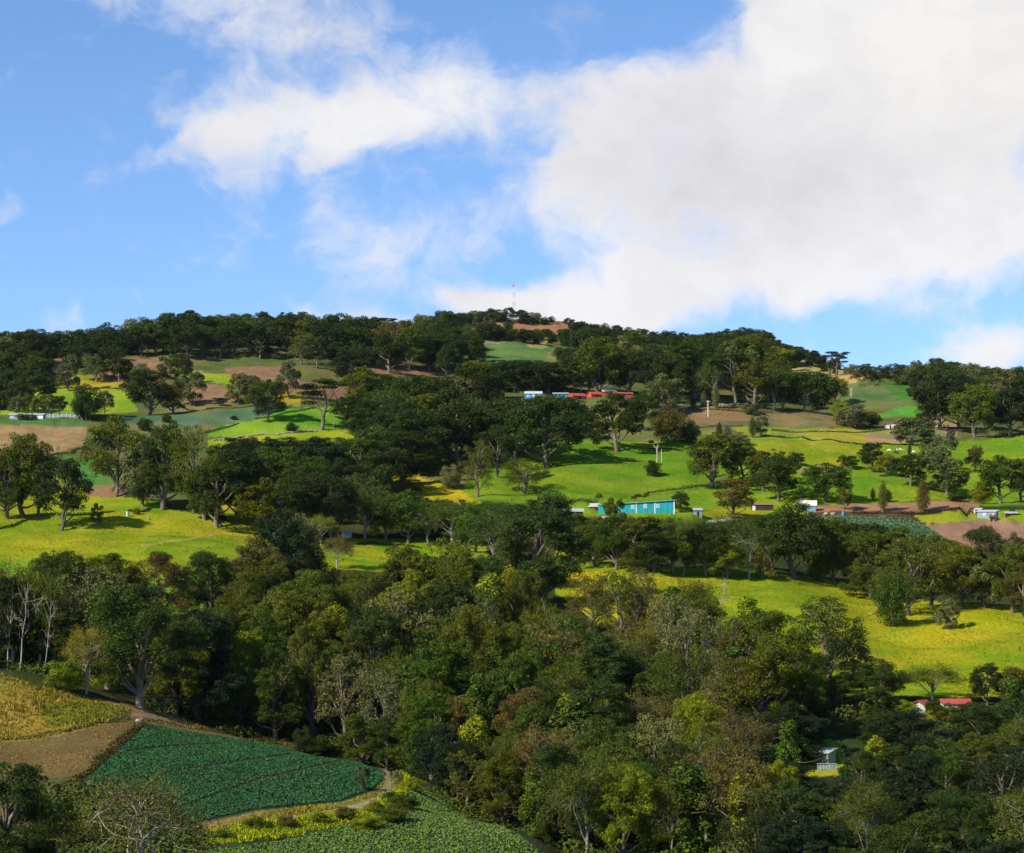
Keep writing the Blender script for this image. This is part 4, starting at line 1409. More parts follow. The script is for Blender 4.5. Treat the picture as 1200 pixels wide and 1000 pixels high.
hedge("hedge", "grey green scrub along the golden spur's lower edge", [(-5, 868), (40, 866), (80, 858), (120, 848), (150, 842)], 1.0, 1.4, (.075, .078, .035), leaf=.4)
hedge("hedge", "dark hedge below the tan field", [(60, 534), (85, 532), (100, 524)], 1.0, 1.0, (.05, .055, .016))
hedge("hedge", "hedge across the olive plot's lower edge", [(800, 503), (838, 500), (870, 500)], .9, .9, (.07, .07, .02))
hedge("hedge", "dark hedge dividing the upper right plots", [(795, 481), (850, 482), (905, 484)], .9, .9, (.06, .06, .02))
hedge("hedge", "dark hedge across the far pasture below the cottages", [(762, 527), (795, 528), (815, 525)], .7, .9, (.04, .045, .016))
hedge("hedge", "dark line of scrub between the far left plots", [(45, 457), (90, 456), (140, 457)], .9, .9, (.05, .055, .016))
hedge("hedge", "dark hedge below the triangular brown plot", [(215, 479), (250, 479), (300, 476)], .9, .9, (.055, .055, .018))
hedge("hedge", "hedge above the bright green terraces", [(240, 508), (262, 502), (280, 497)], 1.2, 1.2, (.05, .055, .018))
hedge("hedge", "curving hedge across the bright green terraces", [(300, 492), (330, 487), (372, 479)], .8, .8, (.05, .06, .018))

m_stone = plain("field_stone", (.34, .30, .22), .9, .1, .4, 2.0)


def stone_wall(label, pts, h=.8):
    P = resample([(x, y, 0) for x, y in pts], .55)
    m = MB()
    for p in P:
        for k in range(2):
            c = p + np.array((hg.normal() * .18, hg.normal() * .25, .2 + k * h * .4))
            s = hg.uniform(.2, .42, 3)
            lo = [c + (sx * s[0] * hg.uniform(.7, 1.1), sy * s[1] * hg.uniform(.7, 1.1), -s[2] - .1) for sx, sy in ((-1, -1), (1, -1), (1, 1), (-1, 1))]
            up = [c + (sx * s[0] * hg.uniform(.5, .9), sy * s[1] * hg.uniform(.5, .9), s[2] * .8) for sx, sy in ((-1, -1), (1, -1), (1, 1), (-1, 1))]
            m.hexa(lo, up)
    return tag(m.build("stone_wall", m_stone), label, "stone wall", "dry stone walls")


stone_wall("rough dry stone wall under the bright green terraces", [(250, 517), (300, 511), (340, 508), (372, 506)])
stone_wall("broken line of pale stones above the olive plot", [(780, 480), (800, 479), (850, 476), (900, 478)], .6)

# ------------------------------------------------------------------ crops and rough grass near the camera
def fill_rows(poly, du, dv, ang, r0, r1, jit=.12):
    """plants in rows over a field outlined in the photo, as points on the ground"""
    pts = np.array([at(x, y) for x, y in poly])
    c = pts.mean(0)[:2]
    R_ = np.abs(pts[:, :2] - c).max() * 1.5
    n, m_ = int(2 * R_ / du), int(2 * R_ / dv)
    U, V = np.meshgrid(np.arange(n) * du - R_, np.arange(m_) * dv - R_)
    U, V = U + hg.normal(size=U.shape) * jit, V + hg.normal(size=U.shape) * jit
    X = c[0] + U * math.cos(ang) - V * math.sin(ang)
    Y = c[1] + U * math.sin(ang) + V * math.cos(ang)
    Z = ground(X, Y)
    x, y = to_px(X, Y, Z)
    ok = inside(poly, x, y) & (Y > r0) & (Y < r1)
    return np.stack([X[ok], Y[ok], Z[ok]], 1)


def crop(name, label, P, size, col, n=9, keep=.97):
    P = P[hg.random(len(P)) < keep]
    k = len(P)
    s = hg.uniform(.7, 1.25, k)
    m = MB()
    C = np.repeat(P, n, axis=0)
    S = np.repeat(s, n)[:, None] * size
    d = unit(hg, k * n)
    d[:, 2] = np.abs(d[:, 2])
    C = C + d * S * np.array((.42, .42, .45)) + (0, 0, .08)
    m.cards(C, d * .8 + hg.normal(size=d.shape) * .35 + (0, 0, .5), S[:, 0] * .75, S[:, 0] * .55, None, hg)
    o = m.build(name, LEAF)
    o.color = (*col, 1)
    return tag(o, label, "cabbages", kind="stuff")


near_field = [(90, 925), (172, 851), (300, 870), (400, 887), (452, 907), (438, 924), (398, 938), (300, 948), (230, 963), (135, 946)]
P = fill_rows(near_field, .42, .34, .25, 270, 450)
gx_, gy_ = to_px(P[:, 0], P[:, 1], P[:, 2])
gap = np.zeros(len(P), bool)
for ln in ([(130, 946), (200, 905), (300, 890), (340, 885)], [(215, 945), (300, 915), (400, 892)], [(145, 882), (200, 875), (260, 872)]):
    for (x0, y0), (x1, y1) in zip(ln[:-1], ln[1:]):
        t = np.clip(((gx_ - x0) * (x1 - x0) + (gy_ - y0) * (y1 - y0)) / ((x1 - x0) ** 2 + (y1 - y0) ** 2), 0, 1)
        gap |= np.hypot(gx_ - x0 - t * (x1 - x0), gy_ - y0 - t * (y1 - y0)) < 1.35
crop("cabbage_crop", "dark blue green cabbages in rows on the upper near field", P[~gap], .36, (.030, .098, .042), n=7)
low_field = [(228, 1040), (236, 998), (330, 987), (430, 962), (472, 932), (486, 916), (540, 944), (608, 980), (690, 1045)]
crop("cabbage_crop", "paler green cabbages on the lower near field beside the path bend", fill_rows(low_field, .44, .37, .5, 240, 420), .38, (.10, .165, .045), n=7, keep=.9)
far_field = [(957, 605), (1060, 607), (1088, 619), (1118, 640), (1060, 642), (988, 634)]
crop("cabbage_crop", "grey green cabbages on the field under the gabled hut", fill_rows(far_field, 1.1, .9, .2, 740, 960, .2), .85, (.07, .15, .085), n=5)


def rough_grass(label, poly, dens, h, col, r0, r1, name="grass", per=12):
    P = fill_rows(poly, dens, dens, .7, r0, r1, dens * .5)
    n = per
    C = np.repeat(P, n, axis=0) + hg.normal(size=(len(P) * n, 3)) * (.3, .3, 0)
    hh = h * hg.uniform(.5, 1.3, len(C))
    clump = .5 + .7 * (np.sin(C[:, 0] * .35 + 1.3 * np.sin(C[:, 1] * .22)) * .5 + .5)
    hh = hh * clump
    T = np.array((0, 0, 1.0)) + hg.normal(size=C.shape) * .35
    N = hg.normal(size=C.shape) * (1, 1, .4)
    C[:, 2] += hh * .4
    m = MB()
    m.cards(C, N, hh, .07 + hh * .10, T, hg)
    o = m.build(name, LEAF)
    o.color = (*col, 1)
    return tag(o, label, "grass", kind="stuff")


rough_grass("tall yellow green grass and weeds on the bank below the path", [(232, 992), (240, 976), (300, 968), (380, 957), (440, 946), (462, 926), (468, 908), (478, 912), (474, 934), (430, 960), (330, 984)], .5, .85, (.20, .245, .012), 270, 440)
rough_grass("golden green grass strip above the path", [(225, 972), (300, 953), (400, 942), (440, 928), (452, 912), (458, 914), (444, 932), (400, 947), (300, 964), (230, 978)], .6, .45, (.20, .17, .02), 270, 440)
rough_grass("golden brown rough grass over the spur", [(-20, 784), (50, 808), (120, 822), (152, 832), (135, 846), (60, 862), (-20, 872)], .8, .75, (.19, .16, .026), 270, 475)
rough_grass("green weeds on the spur's brow", [(45, 832), (110, 822), (150, 832), (128, 846), (60, 852)], .9, 1.1, (.10, .13, .016), 270, 475)
rough_grass("dry golden weeds scattered over the ploughed spur", [(-20, 876), (60, 870), (140, 850), (166, 850), (130, 883), (90, 906), (40, 914), (-20, 904)], 1.15, .34, (.17, .13, .03), 270, 470, per=5)
rough_grass("grass tufts at the path's bend", [(452, 896), (464, 894), (474, 908), (470, 930), (462, 926), (466, 910)], .6, .8, (.2, .16, .025), 300, 450)

def tufts(label, poly, dens, h, col, r0, r1):
    rough_grass(label, poly, dens, h, col, r0, r1, per=5)


tufts("tussocks scattered over the lower yellow meadow", [(650, 650), (820, 678), (980, 686), (1100, 710), (1230, 716), (1230, 804), (1140, 816), (1000, 796), (900, 790), (780, 750), (660, 692)], 1.25, .42, (.13, .175, .010), 500, 790)
tufts("tussocks scattered over the left meadow", [(-20, 600), (130, 598), (270, 614), (400, 634), (560, 642), (480, 655), (330, 668), (260, 688), (-20, 688)], 1.5, .42, (.13, .175, .010), 560, 900)
tufts("tussocks scattered over the central pasture", [(545, 578), (640, 525), (760, 522), (840, 516), (850, 545), (820, 572), (690, 590)], 1.9, .42, (.08, .15, .010), 820, 1250)
tufts("tussocks scattered over the right pasture", [(850, 520), (1000, 522), (1220, 516), (1220, 590), (1000, 590), (880, 588)], 2.1, .42, (.08, .14, .010), 780, 1300)

# ------------------------------------------------------------------ buildings
def corrugated(name, col, var=.3):
    m, nt = material(name)
    co = nt.n('ShaderNodeTexCoord').outputs['Object']
    x, y, z = nt.sep(co)
    wv = nt.math('SINE', nt.math('MULTIPLY', x, 22.0))
    f = nt.noise(nt.vmath('MULTIPLY', co, (1, .3, .3)), 1.3, 6, .7)
    c = nt.mix(nt.ramp(f, .42, .78), col, tuple(v * (1 - var) for v in col))
    bp = nt.n('ShaderNodeBump')
    bp.inputs['Strength'].default_value = .5
    bp.inputs['Distance'].default_value = .05
    nt.put(bp.inputs['Height'], wv)
    finish(nt, principled(nt, c, .5, .4, bp.outputs[0]))
    return m


WHITE = plain("white_paint", (.78, .76, .72), .6, .3, .25)
PALE = plain("pale_plaster", (.42, .48, .38), .7, .2, .3)
TEALP = plain("teal_paint", (.018, .33, .33), .6, .25, .35)
TEALD = plain("dark_teal_paint", (.03, .21, .22), .55, .3, .25)
BLUEP = plain("blue_paint", (.04, .26, .58), .55, .3, .2)
REDP = plain("red_paint", (.46, .085, .06), .6, .25, .3)
GREYB = plain("grey_blue_paint", (.22, .30, .36), .6, .3, .35)
WOODD = plain("dark_wood", (.055, .038, .028), .8, .15, .4)
TINW = corrugated("pale_tin", (.54, .55, .56), .4)
TING = corrugated("grey_tin", (.44, .47, .50), .35)
TINR = corrugated("red_tin", (.44, .085, .07), .45)
TINB = corrugated("rusty_tin", (.30, .17, .12), .4)
CREAM = corrugated("cream_tin", (.70, .66, .52), .25)
GLASS = plain("window_glass", (.05, .07, .09), .12, .6, .2)
PANEW = plain("frosted_pane", (.36, .46, .50), .3, .5, .2)
RUST = plain("rust", (.22, .085, .045), .85, .15, .4)
CONC = plain("concrete", (.62, .60, .56), .8, .2, .2)


def house(name, label, x, y, L, H, D, wall, roof, form='gable', rise=1.1, yaw=0.0, openings=(), cat='house', group=None, H2=None, rmin=0, trims=(), over=.35, end_wall=None):
    """L, D, H in metres; form gable (ridge along the front), end (gable to the front), lean (falls to the back), side (climbs along the front)"""
    p = at(x, y, rmin) + np.array((0, D / 2, 0))
    root = empty(name, p, R(yaw))
    l, d = L / 2, D / 2
    H2 = H if H2 is None else H2
    mb = MB()
    if form == 'end':
        mb.hexa([(-l, -d, -2), (l, -d, -2), (l, d, -2), (-l, d, -2)], [(-l, -d, H), (l, -d, H), (l, d, H), (-l, d, H)])
        for yy in (-d + .06, d - .06):
            mb.hexa([(-l, yy - .06, H), (l, yy - .06, H), (l, yy + .06, H), (-l, yy + .06, H)], [(-.02, yy - .06, H + rise), (.02, yy - .06, H + rise), (.02, yy + .06, H + rise), (-.02, yy + .06, H + rise)])
    elif form == 'gable':
        mb.hexa([(-l, -d, -2), (l, -d, -2), (l, d, -2), (-l, d, -2)], [(-l, -d, H), (l, -d, H), (l, d, H), (-l, d, H)])
        for xx in (-l + .06, l - .06):
            mb.hexa([(xx - .06, -d, H), (xx + .06, -d, H), (xx + .06, d, H), (xx - .06, d, H)], [(xx - .06, -.02, H + rise), (xx + .06, -.02, H + rise), (xx + .06, .02, H + rise), (xx - .06, .02, H + rise)])
    elif form == 'lean':
        mb.hexa([(-l, -d, -2), (l, -d, -2), (l, d, -2), (-l, d, -2)], [(-l, -d, H), (l, -d, H), (l, d, H + rise), (-l, d, H + rise)])
    else:
        mb.hexa([(-l, -d, -2), (l, -d, -2), (l, d, -2), (-l, d, -2)], [(-l, -d, H), (l, -d, H2), (l, d, H2), (-l, d, H)])
    mb.build("wall", wall, root)
    rb = MB()
    th = .14
    e = over

    def slab(a, b, c, dd):
        lo = [np.array(v, float) + (0, 0, .03) for v in (a, b, c, dd)]
        rb.hexa(lo, [v + (0, 0, th) for v in lo])
    if form == 'gable':
        k = e * rise / d
        slab((-l - e, -d - e, H - k), (l + e, -d - e, H - k), (l + e, 0, H + rise), (-l - e, 0, H + rise))
        slab((-l - e, .004, H + rise), (l + e, .004, H + rise), (l + e, d + e, H - k), (-l - e, d + e, H - k))
    elif form == 'end':
        k = e * rise / l
        slab((-l - e, -d - e, H - k), (0, -d - e, H + rise), (0, d + e, H + rise), (-l - e, d + e, H - k))
        slab((.004, -d - e, H + rise), (l + e, -d - e, H - k), (l + e, d + e, H - k), (.004, d + e, H + rise))
    elif form == 'lean':
        k = e * rise / D
        slab((-l - e, -d - e, H - k), (l + e, -d - e, H - k), (l + e, d + e, H + rise + k), (-l - e, d + e, H + rise + k))
    else:
        k = e * (H2 - H) / L
        slab((-l - e, -d - e, H - k), (l + e, -d - e, H2 + k), (l + e, d + e, H2 + k), (-l - e, d + e, H - k))
    rb.build("roof", roof, root)
    for kind, x0, x1, z0, z1, mat in openings:
        f = MB()
        f.box(x0, x1, -d - .05, -d + .03, z0, z1)
        o = f.build("door" if kind == 'door' else "window", WHITE if kind == 'window' else mat, root)
        if kind == 'window':
            q = MB()
            q.box(x0 + .1, x1 - .1, -d - .07, -d - .01, z0 + .1, z1 - .1)
            q.build("pane", mat, o)
    for x0, wdt, zt, mat in trims:
        f = MB()
        f.box(x0 - wdt / 2, x0 + wdt / 2, -d - .09, -d + .02, -.5, zt)
        f.build("post", mat, root)
    return tag(root, label, cat, group or "farm buildings on the hill")


house("shed", "long teal painted shed with grey roof and white posts above the tree belt", 757.5, 602, 18.6, 2.9, 6.5, TEALP, TING, 'side', H2=4.1, cat='shed', over=.5,
      openings=[('window', -5.0, -3.9, 1.3, 2.6, PANEW), ('window', -.9, .2, 1.5, 2.9, PANEW), ('window', 3.2, 4.3, 1.6, 2.9, PANEW)],
      trims=[(-9.1, .3, 2.8, WHITE), (-3.3, .28, 3.2, WHITE), (2.8, .28, 3.6, WHITE), (9.1, .35, 3.95, WHITE)])
house("shed", "small teal annexe left of the long teal shed", 707.5, 602, 3.4, 2.9, 4, TEALP, TINW, 'side', H2=2.2, cat='shed', openings=[('door', .2, 1.0, 0, 1.9, TEALD)])
house("shed", "low tin roofed shed left of the teal annexe", 696, 600, 3.6, .9, 4, WOODD, TINW, 'lean', rise=1.0, cat='shed', openings=[('door', -.6, .3, 0, .8, RUST)])
house("shed", "long low shed whose pale tin roof peeps over the trees", 668, 603, 8.5, .9, 5, WOODD, TING, 'lean', rise=.9, cat='shed', openings=[('window', -2, -.8, .2, .8, GLASS), ('door', 1, 2, 0, .85, RUST)])
house("shed", "half hidden tin roofed shed in front of the long teal shed", 716, 613, 5.0, .9, 4, WOODD, TING, 'lean', rise=.9, cat='shed', openings=[('door', -.5, .5, 0, .85, RUST)])
house("shed", "low pale tin roof right of the long teal shed", 842, 616, 8.5, .9, 4, WOODD, TING, 'lean', rise=.9, cat='shed', openings=[('door', -.5, .5, 0, .85, RUST)])
house("hut", "small grey blue hut between the teal shed and brown tree", 818, 606, 2.6, 2.2, 2.6, GREYB, TING, 'lean', rise=.5, cat='hut', openings=[('door', -.4, .4, 0, 1.7, WOODD)])
house("cottage", "blue cottage with pale roof and white door", 625, 468, 8.6, 2.7, 6, BLUEP, TINW, 'gable', rise=1.2, cat='cottage',
      openings=[('door', -.5, .7, 0, 2.2, WHITE), ('window', -3.2, -2.0, .9, 2.1, PANEW), ('window', 2.2, 3.4, .9, 2.1, PANEW)])
house("cottage", "dark teal cottage with pale roof beside the first red cottage", 657, 468, 7.6, 2.8, 6, TEALD, TINW, 'lean', rise=.7, cat='cottage', openings=[('window', -2.5, -1.3, 1, 2.1, GLASS), ('door', 1, 2, 0, 2.1, WOODD)])
house("cottage", "leftmost red cottage with red tin roof", 676, 468, 8.2, 1.7, 6, REDP, TINR, 'gable', rise=1.3, yaw=28, cat='cottage', openings=[('door', -.4, .6, 0, 1.6, WOODD), ('window', 1.8, 3.0, .6, 1.4, GLASS)])
house("cottage", "middle red cottage with red tin roof", 697, 466.5, 6.2, 1.7, 5, REDP, TINR, 'gable', rise=1.2, yaw=24, cat='cottage', openings=[('door', -.4, .6, 0, 1.6, WOODD)])
house("cottage", "tall cottage with cream gabled roof among the red ones", 713, 464, 7.5, 2.3, 6, REDP, CREAM, 'gable', rise=2.0, yaw=12, cat='cottage', openings=[('window', -.6, .6, .9, 1.9, GLASS)])
house("cottage", "long red cottage with red roof behind a pale trunk", 730, 466.5, 10.0, 1.9, 5, REDP, TINR, 'gable', rise=.8, yaw=16, cat='cottage', openings=[('door', -1.4, -.4, 0, 1.8, WOODD), ('window', 1.5, 2.7, .7, 1.6, GLASS)])
house("cottage", "white cottage with sloping red tin roof at the field's corner", 1046, 503, 6.2, 2.1, 5, WHITE, TINR, 'side', H2=3.0, cat='cottage', openings=[('window', .6, 1.6, .9, 1.8, GLASS), ('door', -1.4, -.6, 0, 1.8, WOODD)])
house("hut", "pale hut with cream tin roof and blue window", 950, 600, 4.2, 2.3, 4, GREYB, CREAM, 'gable', rise=1.5, yaw=-8, cat='hut', openings=[('window', .1, 1.7, .8, 1.9, BLUEP)])
house("hut", "narrow gabled hut with red tin roof beside the cream roofed hut", 940.5, 598.5, 2.6, 2.6, 4, GREYB, TINR, 'end', rise=1.4, yaw=-20, cat='hut', openings=[('door', -.4, .4, 0, 1.9, WOODD)])
house("shed", "blue white shed with pale roof edge by the ploughed plots", 1159, 608, 6.4, 2.4, 4, GREYB, TINW, 'lean', rise=.5, yaw=-24, cat='shed', openings=[('window', -1.2, -.2, 1.1, 1.9, PANEW)])
house("hut", "low white hut against the blue white shed", 1146, 605.5, 2.9, 1.7, 3, WHITE, TINW, 'lean', rise=.4, yaw=-20, cat='hut', openings=[('door', -.4, .4, 0, 1.4, WOODD)])
house("shed", "dark low lean-to at the right picture edge by the ploughed plots", 1186, 605, 4.2, .8, 3, WOODD, TING, 'lean', rise=.5, cat='shed', openings=[('door', -1, 0, 0, .9, WOODD)])
house("hut", "long pale hut with grey roof above the green strip", 31, 491.5, 14.8, 1.9, 5, GREYB, TING, 'gable', rise=.6, cat='hut',
      openings=[('window', -6.9, -5.9, .3, 1.75, PANEW), ('window', -5.2, -4.4, .4, 1.6, GLASS), ('window', -3.6, -2.6, .5, 1.5, GLASS), ('door', 5.0, 7.2, .2, 1.7, WHITE)])
house("hut", "small blue grey hut in shade behind the meadow", 406, 630.5, 3.2, 1.6, 2.8, GREYB, TING, 'lean', rise=.3, cat='hut', openings=[('door', -1.4, -.9, 0, 1.4, WHITE)])
house("shed", "open shed with brown tin roof and white end wall", 894, 598.5, 7.4, 1.9, 4, WOODD, TINB, 'lean', rise=.5, cat='shed', openings=[('door', -3.7, -2.6, 0, 1.9, WHITE)])
house("house", "white walled house with red gabled roof", 1082, 836, 3.0, 1.6, 3.6, PALE, TINR, 'end', rise=.8, yaw=-32, cat='house', openings=[('window', -.4, .4, .6, 1.3, GLASS)], over=.45)
house("house", "long house with red tin roof beyond the bushes", 1121, 832, 5.6, 1.2, 4.0, PALE, TINR, 'gable', rise=.75, yaw=4, cat='house', openings=[('window', -2, -1, .4, 1.0, GLASS), ('door', .4, 1.2, 0, 1.1, WOODD)])
ph = house("house", "pale green house with white tin roof in the wood's gap", 967, 896, 3.3, 2.1, 2.6, PALE, TING, 'lean', rise=.6, yaw=-38, cat='house', openings=[('window', -.2, .5, .9, 1.5, GLASS)])


def porch_fence():
    p = at(969, 903)
    root = empty("porch_fence", p)
    b = MB()
    b.box(.2, 1.6, .04, .10, 0, 1.0)
    b.box(-1.7, .2, .04, .10, .1, .9)
    b.build("panel", GREYB, root)
    for i in range(7):
        f = MB()
        f.box(-1.75 + i * .58, -1.69 + i * .58, -.04, .04, -.6, 1.15)
        f.build("post", PALE, root)
    f = MB()
    f.box(-1.8, 1.85, -.03, .03, 1.15, 1.23)
    f.build("rail", PALE, root)
    tag(root, "pale railed fence with blue grey panel before the pale green house", "fence")


porch_fence()


def field_fence():
    P0, P1 = at(53, 490), at(93, 490)
    root = empty("fence", P0)
    n = 9
    for i in range(n):
        q = P0 + (P1 - P0) * i / (n - 1)
        z = float(ground(q[0], q[1]))
        a = MB()
        d = q - P0
        a.box(d[0] - .14, d[0] + .14, d[1] - .1, d[1] + .1, z - P0[2] - .6, z - P0[2] + 1.7)
        a.build("post", CONC, root)
        if i < n - 1:
            q2 = P0 + (P1 - P0) * (i + 1) / (n - 1) - P0
            z2 = float(ground(q2[0] + P0[0], q2[1] + P0[1])) - P0[2]
            z -= P0[2]
            a = MB()
            a.hexa([(d[0], d[1] + .12, z - .3), (q2[0], q2[1] + .12, z2 - .3), (q2[0], q2[1] + .18, z2 - .3), (d[0], d[1] + .18, z - .3)],
                   [(d[0], d[1] + .12, z + 1.4), (q2[0], q2[1] + .12, z2 + 1.4), (q2[0], q2[1] + .18, z2 + 1.4), (d[0], d[1] + .18, z + 1.4)])
            a.build("panel", GREYB, root)
    tag(root, "grey panel fence with white posts right of the long pale hut", "fence")


field_fence()


def mast():
    p = at(602.5, 377, 2000)
    root = empty("lattice_mast", p)
    top = 34.0
    red = plain("mast_red", (.62, .22, .20), .5, .3)
    n = 8
    for i in range(n):
        z0, z1 = top * i / n, top * (i + 1) / n
        w0, w1 = 1.5 - .75 * i / n, 1.5 - .75 * (i + 1) / n
        mb = MB()
        for k in range(4):
            sx, sy = ((-1, -1), (1, -1), (1, 1), (-1, 1))[k]
            tx, ty = ((-1, -1), (1, -1), (1, 1), (-1, 1))[(k + 1) % 4]
            mb.tube([(sx * w0, sy * w0, z0), (sx * w1, sy * w1, z1)], .12, 5)
            mb.tube([(sx * w0, sy * w0, z0), (tx * w1, ty * w1, z1)], .05, 4)
            mb.tube([(tx * w0, ty * w0, z0), (sx * w1, sy * w1, z1)], .05, 4)
            mb.tube([(sx * w1, sy * w1, z1), (tx * w1, ty * w1, z1)], .05, 4)
        o = mb.build("mast_section", red if i % 2 == 1 else WHITE, root)
    mb = MB()
    mb.tube([(0, 0, top), (0, 0, top + 2.5)], .12, 5)
    mb.tube([(-.9, -.9, top - 2.6), (-.9, -1.1, top - 2.6)], .8, 12)
    mb.tube([(-.9, -1.1, top - 2.6), (-.9, -1.12, top - 2.6)], [.8, .02], 12)
    mb.build("aerial", red, root)
    tag(root, "red and white lattice radio mast on the summit", "mast")


mast()


def pole(name, label, x, y, h, r, mat, arm=False, cat='pole'):
    p = at(x, y)
    root = empty(name, p)
    mb = MB()
    mb.tube([(0, 0, -1), (0, 0, h * .5), (0, 0, h), (0, 0, h + .01)], [r, r * .9, r * .75, .01], 8)
    mb.build("shaft", mat, root)
    if arm:
        mb = MB()
        mb.box(-.9, .9, -.08, .08, h - .6, h - .42)
        for q in (-.8, 0, .8):
            mb.tube([(q, 0, h - .42), (q, 0, h - .2)], .06, 6)
        mb.build("crossarm", CONC, root)
    tag(root, label, cat)


pole("utility_pole", "white concrete pole standing on the olive plot", 829.8, 488.5, 7.6, .24, CONC, True)
pole("utility_pole", "thin pole beside the dead trunk on the pasture", 775.3, 542, 5.2, .11, CONC)
pole("utility_pole", "pale pole on the high right field", 997.5, 465, 4.6, .2, CONC, True)
pole("fence_post", "dark weathered post alone on the yellow meadow", 1195, 763.5, 1.15, .14, WOODD, cat='post')


def dead_tree():
    p = at(770, 542)
    root = empty("dead_tree", p)
    m, nt = material("dead_bark")
    finish(nt, principled(nt, (.33, .29, .23), .9, .1))
    mb = MB()
    mb.tube([(0, 0, -1), (0, 0, 0), (.1, 0, 3), (0, 0, 5.6), (.35, 0, 7.2)], [.5, .42, .34, .28, .1], 7)
    mb.tube([(0, 0, 5.2), (-.9, 0, 6.3), (-1.9, .1, 7.2), (-2.3, .1, 8.0)], [.22, .17, .12, .06], 6)
    mb.tube([(.05, 0, 5.6), (.7, 0, 6.4), (.9, 0, 6.6)], [.2, .14, .05], 6)
    mb.build("trunk", m, root, True)
    mb = MB()
    n = 260
    d = unit(hg, n)
    C = np.array((-2.4, .1, 8.2)) + d * np.array((1.5, 1.0, .75)) * hg.uniform(.4, 1, (n, 1))
    mb.cards(C, d + hg.normal(size=(n, 3)) * .5, .5, .3, None, hg)
    o = mb.build("crown", LEAF, root)
    o.color = (.03, .045, .02, 1)
    tag(root, "dead broken trunk with a last tuft of leaves on the central pasture", "tree")


dead_tree()


def drum(label, x, y, col, s=1.0, rmin=0):
    p = at(x, y, rmin)
    root = empty("drum", p)
    root.scale = (s, s, s)
    m = plain("drum_paint", col, .45, .4, .2)
    mb = MB()
    mb.tube([(0, 0, -.05), (0, 0, 0), (0, 0, .3), (0, 0, .33), (0, 0, .36), (0, 0, .6), (0, 0, .63), (0, 0, .66), (0, 0, .92)], [.3, .32, .32, .345, .32, .32, .345, .32, .32], 16)
    mb.build("barrel", m, root, False)
    mb = MB()
    mb.tube([(0, 0, .92), (0, 0, .96), (0, 0, .97)], [.34, .34, .02], 16)
    mb.build("lid", WHITE if s > 1.3 else m, root)
    tag(root, label, "drum")


drum("pale blue water drum by the dark bank in the left meadow", 149.5, 605.5, (.35, .6, .65), 1.5)
drum("small blue drum lying right of the golden bush", 174.5, 610, (.1, .3, .5), 1.0)
drum("bright blue drum at the top edge of the grey green cabbages", 988, 604, (.08, .3, .75), 1.2)


def tank():
    p = at(1163, 611)
    root = empty("rusty_tank", p)
    mb = MB()
    mb.tube([(-1.0, 0, 1.6), (-.98, 0, 1.6), (1.0, 0, 1.6), (1.02, 0, 1.6)], [.02, .7, .7, .02], 14)
    mb.build("tank", RUST, root)
    for x in (-.7, .7):
        mb = MB()
        mb.box(x - .1, x + .1, -.5, .5, -.6, 1.05)
        mb.build("leg", RUST, root)
    mb = MB()
    mb.tube([(.2, -.5, 1.9), (.2, -.5, 2.7)], .16, 8)
    mb.build("pipe", WHITE, root)
    tag(root, "rusty tank on legs in front of the blue white shed", "tank")


tank()


def boulder(label, x, y, s, rmin=0):
    p = at(x, y, rmin)
    n, k = 7, 9
    mb = MB()
    z = np.linspace(-.4, .62, n)
    P = np.stack([np.zeros(n), np.zeros(n), z], 1)
    mb.tube(P, np.sqrt(np.maximum(.002, 1 - (z / .64) ** 2)) * .8, k)
    V = mb.V[0]
    mb.V[0] = V * (1 + hg.normal(size=(len(V), 1)) * .12)
    o = mb.build("boulder", m_stone)
    o.location = tuple(p)
    o.scale = (s, s * .8, s)
    tag(o, label, "boulder", "pale boulders")


boulder("left of the two pale boulders beside the gabled hut", 968, 603, 1.1)
boulder("right of the two pale boulders beside the gabled hut", 976, 603, 1.2)
boulder("pale rock at the yellow meadow's bush", 1021, 720, .8)
boulder("pale rock on the ploughed spur's edge by the crest path", 163, 846, .9)

# ------------------------------------------------------------------ cattle
m_cow, nt = material("cow_hide")
oi = nt.n('ShaderNodeObjectInfo')
co = nt.n('ShaderNodeTexCoord').outputs['Object']
f = nt.noise(nt.vmath('ADD', co, nt.xyz(nt.math('MULTIPLY', oi.outputs['Random'], 50.0), 0.0, 0.0)), 1.3, 2, .5)
rr, gg, bb = nt.sep(oi.outputs['Color'])
finish(nt, principled(nt, nt.mix(nt.ramp(nt.math('SUBTRACT', f, rr), -.02, .02), (.62, .58, .52), (.022, .02, .018)), .8, .15))


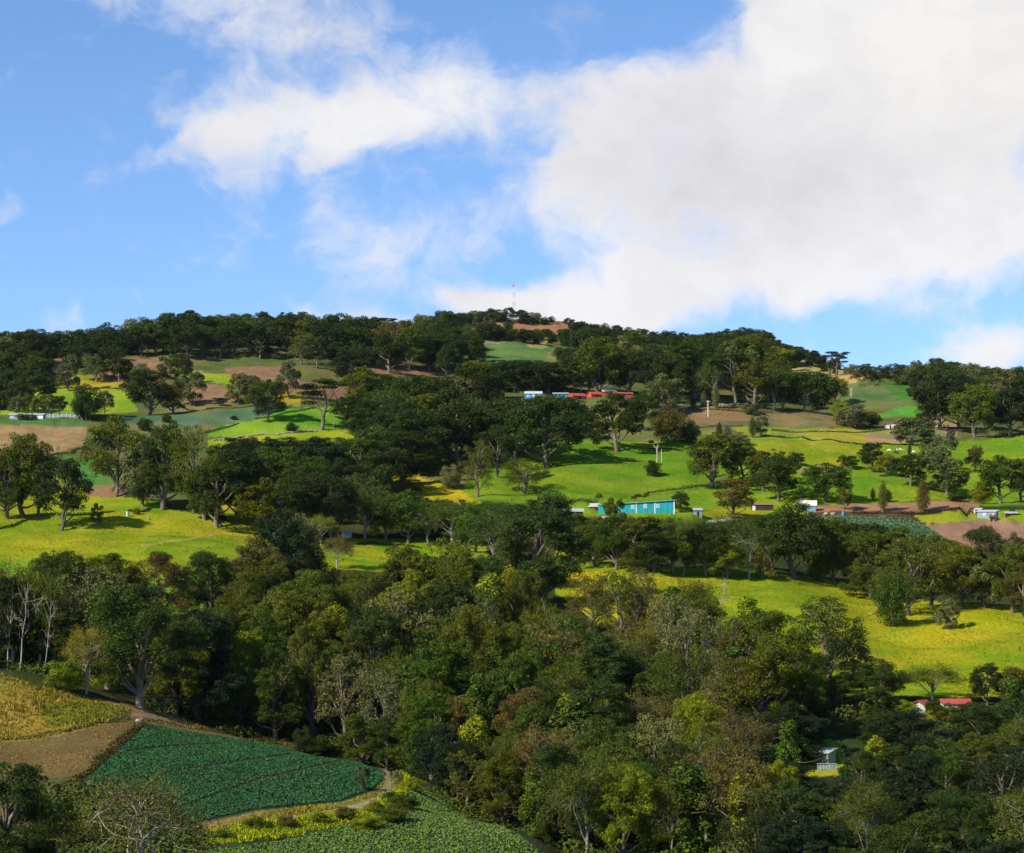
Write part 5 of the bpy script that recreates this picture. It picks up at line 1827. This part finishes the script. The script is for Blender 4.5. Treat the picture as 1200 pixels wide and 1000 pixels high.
def cow_mesh():
    J = [((-.75, 0, 1.12), .36), ((0, 0, 1.08), .42), ((.62, 0, 1.14), .36), ((1.0, 0, .95), .2), ((1.25, 0, .5), .16), ((1.42, 0, .22), .1)]
    E = [(0, 1), (1, 2), (2, 3), (3, 4), (4, 5)]
    for bx, b in ((-.75, 0), (.62, 2)):
        for sy in (-.22, .22):
            i = len(J)
            kx = bx + (-.08 if bx < 0 else .02)
            J += [((bx, sy, .8), .19), ((kx, sy, .45), .095), ((bx, sy, .02), .075)]
            E += [(b, i), (i, i + 1), (i + 1, i + 2)]
    i = len(J)
    J += [((-1.12, 0, 1.2), .07), ((-1.22, 0, .6), .035)]
    E += [(0, i), (i, i + 1)]
    me = bpy.data.meshes.new("cow")
    me.from_pydata([j[0] for j in J], E, [])
    o = bpy.data.objects.new("cow_frame", me)
    COL.objects.link(o)
    sk = o.modifiers.new("skin", 'SKIN')
    for v, (_, r) in zip(me.skin_vertices[0].data, J):
        v.radius = (r, r)
    me.skin_vertices[0].data[1].use_root = True
    o.modifiers.new("sub", 'SUBSURF').levels = 1
    dg = bpy.context.evaluated_depsgraph_get()
    out = bpy.data.meshes.new_from_object(o.evaluated_get(dg))
    bpy.data.objects.remove(o)
    out.name = "cow"
    out.materials.clear()
    out.materials.append(m_cow)
    return out


cow_me = cow_mesh()
for label, x, y, rz, patch in (("dark cow grazing at the dark hedge, leftmost of the herd", 1002, 522, 20, -.1),
                               ("black and white cow grazing below the hedge", 1013, 528, 200, .02),
                               ("white cow grazing just right of the dark tree", 1042, 530, 170, .5),
                               ("black cow standing between the white cows", 1050, 532.5, 10, -.4),
                               ("white cow seen from behind above the black cow", 1051.5, 529, 80, .5),
                               ("white cow facing right, third white of the herd", 1055.5, 529.5, 5, .5),
                               ("pale cow apart from the herd, rightmost", 1070, 532, 160, .3),
                               ("small dark cow low on the yellow pasture's left", 906, 529, 30, -.1)):
    p = at(x, y)
    o = bpy.data.objects.new("cow", cow_me)
    COL.objects.link(o)
    o.location = tuple(p)
    o.rotation_euler = (0, 0, R(rz))
    o.scale = (.85, .85, .85)
    o.color = (.5 + patch, 0, 0, 1)
    tag(o, label, "cow", "cattle on the right pasture")

# ------------------------------------------------------------------ the air over the valley
m, nt = material("haze_air")
v = nt.n('ShaderNodeVolumePrincipled')
v.inputs['Color'].default_value = (.80, .88, 1.0, 1)
v.inputs['Density'].default_value = 0.0000065
v.inputs['Anisotropy'].default_value = 0.2
nt.t.links.new(v.outputs[0], nt.n('ShaderNodeOutputMaterial').inputs['Volume'])
lo_z = float(GZ.min()) - 1.0
mb = MB()
mb.box(-19000, 19000, -700, 14500, lo_z, 330.0)
hz = mb.build("haze", m)
hz.display_type = 'WIRE'
tag(hz, "thin bluish haze lying over the whole valley and hill", "haze", kind="stuff")
